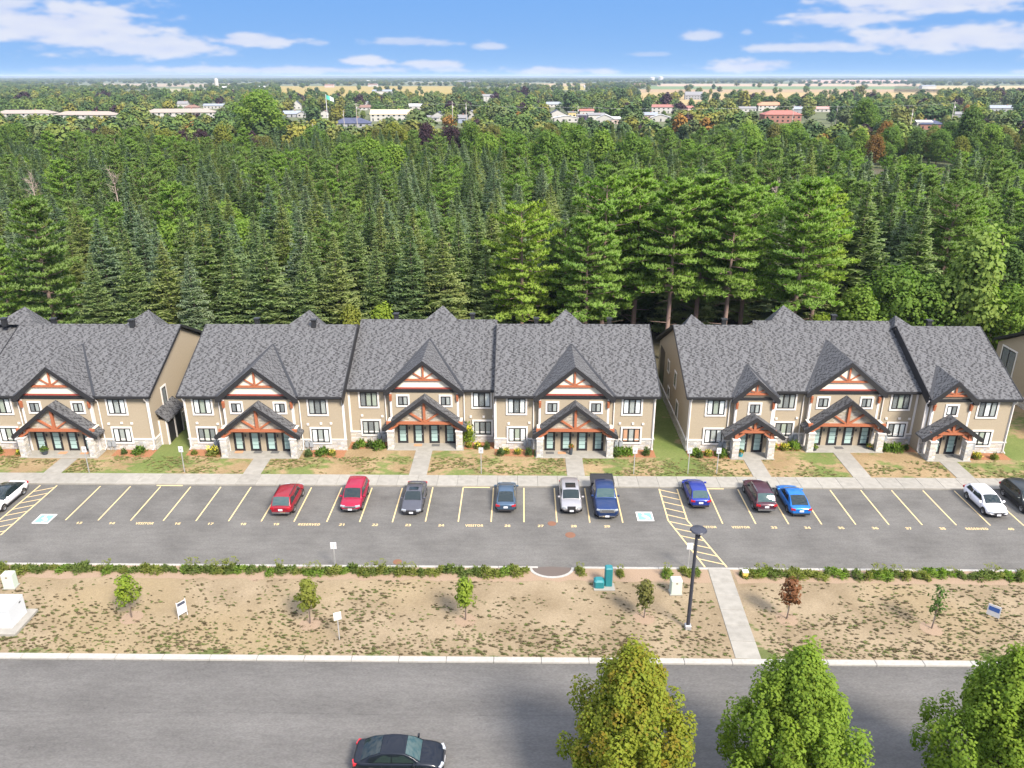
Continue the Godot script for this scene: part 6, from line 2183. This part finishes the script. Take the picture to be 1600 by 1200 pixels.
func town_house(e: Array) -> void:
	var x: float = e[1]
	var z: float = e[2]
	var w: float = e[3] / 2
	var d: float = e[4] / 2
	var h: float = e[5]
	var rh: float = e[6]
	var o := thing("house", e[0], "house", Vector3(x, 0, z), sin(x * 1.3) * 0.14)
	var m := MB.new()
	var r := MB.new()
	m.bx(-w, w, 0, h, -d, d)
	var ov := 0.5
	if e[9] == "hip":
		var k := minf(w, d) * 0.95
		var a := [Vector3(-w - ov, h, d + ov), Vector3(w + ov, h, d + ov), Vector3(w + ov, h, -d - ov), Vector3(-w - ov, h, -d - ov)]
		var p := Vector3(-w + k, h + rh, 0)
		var q := Vector3(w - k, h + rh, 0)
		r.quad(a[0], a[1], q, p)
		r.quad(a[2], a[3], p, q)
		r.tri(a[1], a[2], q)
		r.tri(a[3], a[0], p)
		r.bx(-w - ov, w + ov, h - 0.25, h - 0.02, -d - ov, d + ov)
	elif e[9] == "gable":
		var p := Vector3(-w - ov, h + rh, 0)
		var q := Vector3(w + ov, h + rh, 0)
		r.quad(Vector3(-w - ov, h - 0.1, d + ov), Vector3(w + ov, h - 0.1, d + ov), q, p)
		r.quad(Vector3(w + ov, h - 0.1, -d - ov), Vector3(-w - ov, h - 0.1, -d - ov), p, q)
		m.tri(Vector3(w, h, d), Vector3(w, h, -d), Vector3(w, h + rh - 0.1, 0))
		m.tri(Vector3(-w, h, -d), Vector3(-w, h, d), Vector3(-w, h + rh - 0.1, 0))
	else:
		var p := Vector3(0, h + rh, d + ov)
		var q := Vector3(0, h + rh, -d - ov)
		r.quad(p, q, Vector3(-w - ov, h - 0.1, -d - ov), Vector3(-w - ov, h - 0.1, d + ov))
		r.quad(q, p, Vector3(w + ov, h - 0.1, d + ov), Vector3(w + ov, h - 0.1, -d - ov))
		m.tri(Vector3(-w, h, d), Vector3(w, h, d), Vector3(0, h + rh - 0.1, d))
		m.tri(Vector3(w, h, -d), Vector3(-w, h, -d), Vector3(0, h + rh - 0.1, -d))
	put("wall", m.mesh(M["h_" + (e[7] as String)]), o)
	put("roof", r.mesh(M["r_" + (e[8] as String)]), o)
	if z > -1500:
		var n := clampi(int(w * 2 / 4.2), 2, 12)
		var floors := 2 if h > 5.0 else 1
		for f in floors:
			for k in n:
				var g := MB.new()
				var wx := -w + (w * 2) * (k + 0.5) / n
				var tall := (k + f + n) % 4 == 0 and f == 0
				g.bx(wx - (0.5 if tall else 0.8), wx + (0.5 if tall else 0.8), (0.2 if tall else 1.1) + f * 2.8, 2.3 + f * 2.8, d - 0.05, d + 0.06)
				put("door" if tall else "window", g.mesh(M["car_glass"]), o)
		if e[9] != "front" and z > -1000:
			var c := MB.new()
			c.bx(w * 0.3, w * 0.3 + 0.8, h + rh * 0.4, h + rh + 0.9, -0.4, 0.4)
			put("chimney", c.mesh(M["h_brick"]), o)

func build_town() -> void:
	for e in TOWN:
		town_house(e)
	# utility poles with cross arms
	var pole := thing("utility_pole", "wooden utility pole left of the white hall", "utility pole", Vector3(-119.8, 0, -600), 0.1)
	var a := MB.new()
	a.tube([Vector3.ZERO, Vector3(0, 17, 0)], [0.26, 0.2], 6)
	put("pole", a.mesh(M["bark_pale"]), pole)
	var b := MB.new()
	b.box(Vector3(0, 16.0, 0.25), Vector3(3.0, 0.22, 0.2))
	put("cross_arm", b.mesh(M["bark_pale"]), pole)
	var b2 := MB.new()
	b2.lathe([Vector2(0, 13.2), Vector2(0.35, 13.2), Vector2(0.35, 14.3), Vector2(0, 14.4)], Vector3(0.5, 0, 0.1), 8)
	put("transformer", b2.mesh(M["sign_white"]), pole)
	var more := [[-47, -560, 1.15, "utility pole left of the pale blue house"], [-37.7, -560, 1.08, "utility pole right of the pale blue house"], [8.4, -640, 0.85, "utility pole behind the dense middle trees"], [194.7, -600, 0.95, "pale utility pole beside the orange roofed house"], [233.3, -500, 1.0, "white utility pole among the trees right of the meadow"], [288.2, -560, 1.15, "utility pole near the dark blue roof at right"], [226, -600, 0.92, "short pale pole right of the pinkish roof"], [-112, -520, 0.9, "pale pole in front of the blue hip roof"], [-96.6, -380, 0.86, "white pole rising from the near edge of the woods"], [37.4, -560, 0.98, "pole amid the white cluster of shops"]]
	for k in more:
		copy(pole, k[3], Vector3(k[0], 0, k[1]), k[0] * 0.37, Vector3.ONE * (k[2] as float))
	# lines strung between poles
	var pts := [Vector3(-119.8, 16, -600), Vector3(-47, 18, -560), Vector3(-37.7, 17, -560), Vector3(37.4, 15.6, -560), Vector3(194.7, 15, -600), Vector3(288.2, 18, -560)]
	for i in pts.size() - 1:
		var c := MB.new()
		var seg := []
		var rad := []
		for k in 9:
			var t := k / 8.0
			seg.append(pts[i].lerp(pts[i + 1], t) - Vector3(0, 6.0 * t * (1 - t) * pts[i].distance_to(pts[i + 1]) / 150.0, 0))
			rad.append(0.045)
		c.tube(seg, rad, 4)
		tag(put("power_line", c.mesh(M["galvanised"])), "power line span strung between two town utility poles", "power line", "power line spans over the town")
	# flag
	var fl := thing("flagpole", "tall white flagpole with a green and white flag", "flagpole", Vector3(-145.8, 0, -620))
	var fp := MB.new()
	fp.tube([Vector3.ZERO, Vector3(0, 22.5, 0)], [0.32, 0.2], 8)
	put("pole", fp.mesh(M["sign_white"]), fl)
	for k in 2:
		var rows := []
		for j in 2:
			var row := PackedVector3Array()
			for i in 9:
				var u := (k * 0.5 + i / 16.0)
				row.append(Vector3(0.2 + u * 5.6, 22.2 - j * 2.9 - u * 2.2, sin(u * 8.0) * 0.5))
			rows.append(row)
		var fm := MB.new()
		fm.grid(rows)
		var mm := mat("flag_%d" % k, [lin(0.06, 0.38, 0.30), lin(0.72, 0.76, 0.74)][k], 0.8)
		mm.cull_mode = BaseMaterial3D.CULL_DISABLED
		put("flag_half", fm.mesh(mm), fl)
	# silo and tanks far off
	for k in [[-820, -2250, 5.0, 26.0, "white silo standing on the far left plain"], [860, -5600, 16.0, 26.0, "left one of two white tanks on the horizon"], [925, -5650, 16.0, 28.0, "right one of two white tanks on the horizon"]]:
		var s := MB.new()
		s.lathe([Vector2(k[2], 0), Vector2(k[2], k[3]), Vector2(k[2] * 0.7, k[3] * 1.12), Vector2(0, k[3] * 1.18)], Vector3.ZERO, 16)
		tag(put("silo", s.mesh(M["h_w"]), null, Vector3(k[0], 0, k[1])), k[4], "silo")
	# fields
	var fields := [["golden", 0.33, 0.25, 0.055, -0.290, -0.080, -1300, -3150], ["grey_stubble", 0.22, 0.20, 0.11, -0.135, -0.05, -3600, -5200], ["golden_strip", 0.40, 0.29, 0.12, 0.135, 0.50, -1090, -1950], ["tan", 0.36, 0.25, 0.13, 0.140, 0.50, -1960, -2400], ["green", 0.13, 0.20, 0.07, 0.150, 0.48, -2420, -3100], ["pale_tan", 0.42, 0.31, 0.21, 0.160, 0.47, -3130, -4100], ["yellow_patch", 0.36, 0.30, 0.07, 0.03, 0.075, -2300, -3100], ["buff", 0.40, 0.30, 0.16, -0.02, 0.09, -3200, -4300], ["far_tan", 0.45, 0.29, 0.19, 0.33, 0.455, -4700, -8200], ["right_pale", 0.42, 0.33, 0.16, 0.44, 0.60, -1900, -3300], ["meadow", 0.28, 0.22, 0.12, 0.34, 0.50, -425, -520], ["town_grass", 0.11, 0.13, 0.05, -0.7, 0.7, -330, -1350], ["left_pale", 0.32, 0.29, 0.15, -0.44, -0.30, -2000, -2500], ["far_left", 0.34, 0.27, 0.18, -0.50, -0.33, -3000, -4200]]
	for k in fields:
		var m := MB.new()
		var z0: float = k[6]
		var z1: float = k[7]
		var yy := -0.035 if k[0] == "town_grass" else 0.02
		m.quad(Vector3(-z0 * k[4], yy, z0), Vector3(-z0 * k[5], yy, z0), Vector3(-z1 * k[5], yy, z1), Vector3(-z1 * k[4], yy, z1))
		var c := Color(k[1], k[2], k[3]) * (1.0 if k[0] == "meadow" else 0.7)
		var im := speckle(128, 128, c * 0.82, c * 1.15, z0 as int, 0.05, 0.25)
		structure((k[0] as String) + "_field", m.mesh(tri_mat("field_" + (k[0] as String), im, 120.0, 1.0)))
	far_trees(fields)

func clear_view(x: float, z: float, h: float) -> bool:
	for e in TOWN:
		var hz: float = e[2]
		if z < hz or hz < -1600:
			if absf(x - (e[1] as float)) < (e[3] as float) * 0.6 + 3 and absf(z - hz) < (e[4] as float) * 0.6 + 3:
				return false
			continue
		var half: float = (e[3] as float) * 0.5 + 2.0
		if absf(x / z - (e[1] as float) / hz) < half / -hz and (35.0 - h) / -z < (35.0 - (e[5] as float) * (0.95 if e[8] == "tan" else 0.72)) / -hz:
			return false
	return true

func far_trees(fields: Array) -> void:
	rng.seed = 555
	var near := 0
	var fm := {}
	var cols := [Color(0.09, 0.14, 0.035), Color(0.07, 0.12, 0.035), Color(0.13, 0.175, 0.04), Color(0.055, 0.095, 0.035), Color(0.15, 0.165, 0.045), Color(0.095, 0.13, 0.05)]
	for k in 3:
		fm[k] = [[], []]
	var dens := noise(91, 0.006, 3)
	var z := -335.0
	while z > -1500.0:
		var step := 12.5 * clampf(-z / 800.0, 0.8, 1.5)
		var x := z * 0.66
		while x < -z * 0.66:
			var px := x + rnd(-4, 4)
			var pz := z + rnd(-5, 5)
			x += step
			if px / -pz > 0.30 and px / -pz < 0.52 and pz > -535 and pz < -420:
				continue
			if dens.get_noise_2d(px, pz) < -0.22 + (0.12 if pz > -700 else 0.0):
				continue
			var qq := px / -pz
			if (pz < -1080 and qq > 0.13 and qq < 0.49) or (pz < -1250 and qq > -0.29 and qq < -0.06):
				if rng.randf() < 0.91:
					continue
			var s := rnd(0.7, 1.5)
			if rng.randf() < 0.06:
				s *= 1.35
			if not clear_view(px, pz, s * 11.0):
				continue
			var c: Color = cols[rng.randi() % 6]
			var q := rng.randf()
			if q < 0.012:
				c = Color(0.22, 0.12, 0.03)
			elif q < 0.06:
				c = Color(0.04, 0.022, 0.03)
			elif q < 0.13:
				c = Color(0.19, 0.19, 0.04)
			var turn := rnd(0, TAU)
			if near < 120 and pz > -560:
				near += 1
				var kk := near % 4
				var tint := "leaf_a"
				var lab := "green tree beyond the woods"
				var grp := "green trees beyond the woods"
				var spot := ""
				var nearest := 9.0
				for w in [[-0.56, "before the far left apartment block"], [-0.47, "before the second apartment block"], [-0.40, "left of the very large round tree"], [-0.27, "right of the very large round tree"], [-0.225, "before the flagpole"], [-0.19, "before the dark blue hip roof"], [-0.14, "before the white hall"], [-0.08, "before the red trimmed gable"], [-0.02, "below the middle utility pole"], [0.06, "before the white cluster of shops"], [0.14, "before the long red-brown roof"], [0.22, "left of the meadow"], [0.31, "before the red brick house"], [0.40, "at the meadow edge"], [0.49, "before the dark blue roof at right"], [0.58, "at the right edge of town"]]:
					if absf(px / -pz - (w[0] as float)) < nearest:
						nearest = absf(px / -pz - (w[0] as float))
						spot = w[1]
				if q < 0.02:
					tint = "leaf_orange"
					lab = "orange turning tree beyond the woods"
					grp = "orange turning trees"
				elif q < 0.06:
					tint = "leaf_purple"
					lab = "dark purple tree beyond the woods"
					grp = "purple trees"
				elif q < 0.11:
					tint = "leaf_d"
					lab = "yellowish tree beyond the woods"
					grp = "yellowish trees"
				else:
					tint = ["leaf_a", "leaf_b", "leaf_c", "leaf_e"][rng.randi() % 4]
				plant_tree("broadleaf_tree", lab + " " + spot, kit.leafy[kk], kit.leafy_trunk[kk], tint, Vector3(px, 0, pz), Vector3(s, s, s), turn, grp + " " + spot)
			else:
				var k := rng.randi() % 3
				fm[k][0].append(Transform3D(Basis(Vector3.UP, turn).scaled(Vector3(s * 1.05, s, s * 1.05)), Vector3(px, 0, pz)))
				fm[k][1].append(c * rnd(0.85, 1.15))
		z -= step * 0.95
	# hedgerows and forest out on the plain, in bands that thicken to the horizon
	z = -1500.0
	while z > -13000.0:
		var sc := clampf(-z / 1500.0, 1.0, 2.6)
		var step := 13.0 * sc
		var x := z * 0.68
		while x < -z * 0.68:
			var px := x + rnd(-5, 5) * sc
			var pz := z + rnd(-10, 10) * sc
			x += step
			if in_field(px, pz, fields) and rng.randf() < 0.965:
				continue
			if dens.get_noise_2d(px * 0.35, pz * 0.2) < 0.02 - 0.2 * smoothstep(-3000.0, -6000.0, pz):
				continue
			var k := rng.randi() % 3
			var s := rnd(0.8, 1.3)
			fm[k][0].append(Transform3D(Basis(Vector3.UP, rnd(0, TAU)).scaled(Vector3(s * sc, s * 1.15, s * sc)), Vector3(px, 0, pz)))
			fm[k][1].append(cols[rng.randi() % 6] * rnd(0.8, 1.1))
		z -= 26.0 * sc * sc
	for k in 3:
		for i in fm[k][1].size():
			fm[k][1][i].a = 1.0
		scatter("distant_trees", kit.far[k], fm[k][0], fm[k][1], null, "distant trees of the town and plain", "woodland")
	# low wooded rise on the left horizon
	var hill := MB.new()
	var rows := []
	var f := noise(15, 0.0012, 3)
	for j in 5:
		var row := PackedVector3Array()
		for i in 60:
			var x := lerpf(-9500, 9500, i / 59.0)
			var e := [0.0, 0.55, 1.0, 0.55, 0.0][j] as float
			var top := 36.0 + f.get_noise_2d(x, 0) * 14.0 + 22.0 * exp(-pow((x + 6300.0) / 1800.0, 2.0))
			row.append(Vector3(x, -0.2 + e * top, -13600.0 - j * 500.0))
		rows.append(row)
	hill.grid(rows)
	tri_mat("far_wood", speckle(256, 256, Color(0.03, 0.055, 0.03), Color(0.07, 0.10, 0.05), 35, 0.06, 0.5), 400.0, 1.0)
	structure("hills", hill.mesh(M["far_wood"]))

func in_field(x: float, z: float, fields: Array) -> bool:
	for k in fields:
		if k[0] == "town_grass":
			continue
		if z < (k[6] as float) + 20 and z > (k[7] as float) - 10 and x / -z > (k[4] as float) and x / -z < (k[5] as float):
			return true
	return false

# ------------------------------------------------------------------ sky
const CLOUDS := [[175, 58, 150, 40, 1.0], [60, 40, 120, 40, 0.85], [270, 80, 150, 22, 0.9], [405, 70, 85, 13, 0.9], [640, 70, 85, 8, 0.6], [570, 97, 55, 9, 0.95], [675, 102, 55, 8, 0.85], [770, 75, 32, 8, 0.7], [480, 111, 340, 7, 0.8], [870, 112, 110, 8, 0.85], [1085, 62, 40, 8, 0.75], [1385, 24, 190, 22, 1.0], [1285, 44, 120, 12, 0.9], [1450, 72, 230, 22, 0.95], [1260, 80, 130, 9, 0.8], [1155, 106, 85, 12, 0.9], [1560, 97, 70, 9, 0.7], [1590, 43, 60, 8, 0.7], [505, 73, 25, 4, 0.45], [1010, 88, 50, 4, 0.4], [1580, 114, 90, 5, 0.7], [250, 112, 160, 8, 0.5], [1150, 58, 9, 5, 0.4]]

func sky_color(az: float, el: float, f: FastNoiseLite, g: FastNoiseLite, view: bool) -> Color:
	# az, el in degrees; clear air
	var t := clampf(el / 90.0, 0, 1)
	var low := exp(-el / 3.2)
	var c := Color(0.061, 0.143, 0.307).lerp(Color(0.112, 0.195, 0.315), low)
	c = c.lerp(Color(0.045, 0.125, 0.36), smoothstep(0.03, 0.7, t))
	var cover := 0.0
	var x := az * 23.03 # in picture units of the cloud list
	var y := 119.0 - el * 23.03
	var wob := f.get_noise_2d(az * 14.0, el * 60.0)
	var fine := g.get_noise_2d(az * 30.0, el * 130.0)
	if view and el < 8.0:
		for k in CLOUDS:
			var dx := (x + 815.0 - (k[0] as float)) / (k[2] as float)
			var dy := (y - (k[1] as float)) / (k[3] as float)
			if dy > 0:
				dy *= 1.15
			var d := 1.0 - sqrt(dx * dx + dy * dy) + wob * 0.55 + fine * 0.2
			cover = maxf(cover, smoothstep(0.0, 0.55, d) * (k[4] as float))
	var wide := smoothstep(-0.45, 0.2, f.get_noise_2d(az * 5.0 + 300.0, el * (34.0 if el < 12 else 16.0)) + fine * 0.18) * lerpf(0.75, 0.95, smoothstep(10.0, 50.0, el))
	if view:
		wide *= smoothstep(5.0, 12.0, el)
	cover = maxf(cover, wide)
	var white := Color(0.27, 0.282, 0.32).lerp(Color(0.241, 0.259, 0.32), clampf(0.5 - wob * 1.2, 0, 1))
	white = white.lerp(Color(0.285, 0.289, 0.306), smoothstep(5.0, 25.0, el))
	white = white * (1.0 + 2.3 * smoothstep(6.0, 45.0, el))  # cloud veil above the view, out of sight, brightened upward to light the scene
	return c.lerp(white, clampf(cover, 0, 0.94))

func make_sky() -> Texture2D:
	var w := 1024
	var im := Image.create(w, w / 2, false, Image.FORMAT_RGBF)
	var f := noise(7, 0.02, 4)
	var g := noise(8, 0.03, 3)
	for j in w / 2:
		var el := 90.0 - 180.0 * (j + 0.5) / (w / 2.0)
		for i in w:
			var az := fposmod(360.0 * (i + 0.5) / w + 180.0, 360.0) - 180.0
			if el > -1.0:
				im.set_pixel(i, j, sky_color(az, maxf(el, 0.0), f, g, absf(az) < 40.0))
			else:
				im.set_pixel(i, j, Color(0.12, 0.13, 0.09))
	im.resize(4096, 2048, Image.INTERPOLATE_BILINEAR)
	# the band near the horizon again, finer
	for j in range(880, 1026):
		var el := 90.0 - 180.0 * (j + 0.5) / 2048.0
		for k in range(-568, 568):
			var az := 360.0 * (k + 0.5) / 4096.0
			im.set_pixel(posmod(k, 4096), j, sky_color(az, maxf(el, 0.0), f, g, absf(az) < 40.0))
	return ImageTexture.create_from_image(im)

func _ready() -> void:
	rng.seed = 1
	# ---- camera, sky, sun, exposure
	var cam := Camera3D.new()
	cam.name = "camera"
	add_child(cam)
	cam.position = Vector3(0, 35, 0)
	cam.rotation_degrees = Vector3(-21.358, 0.7, 0)
	cam.fov = 52.007
	cam.far = 30000.0
	cam.near = 0.5
	cam.current = true
	var env := Environment.new()
	env.background_mode = Environment.BG_SKY
	var sky := Sky.new()
	var sm := PanoramaSkyMaterial.new()
	sm.panorama = make_sky()
	sky.sky_material = sm
	env.sky = sky
	env.tonemap_mode = Environment.TONE_MAPPER_LINEAR
	env.tonemap_exposure = 2.95
	env.sdfgi_enabled = true
	env.ssao_enabled = true
	env.ssil_enabled = true
	env.fog_enabled = true
	env.fog_density = 0.00006
	env.fog_light_color = Color(0.80, 0.88, 1.0)
	var we := WorldEnvironment.new()
	we.name = "environment"
	we.environment = env
	add_child(we)
	var sun := DirectionalLight3D.new()
	sun.name = "sun"
	add_child(sun)
	sun.light_color = Color(1.0, 0.955, 0.895)
	sun.light_energy = 1.06
	sun.light_angular_distance = 16.0
	sun.shadow_enabled = true
	sun.look_at_from_position(Vector3.ZERO, -Vector3(0.46, 0.72, 0.60))
	make_materials()
	build_ground()
	build_houses()
	make_kits()
	build_woods()
	build_town()
	build_vehicles()
	build_street_things()
	build_garden()
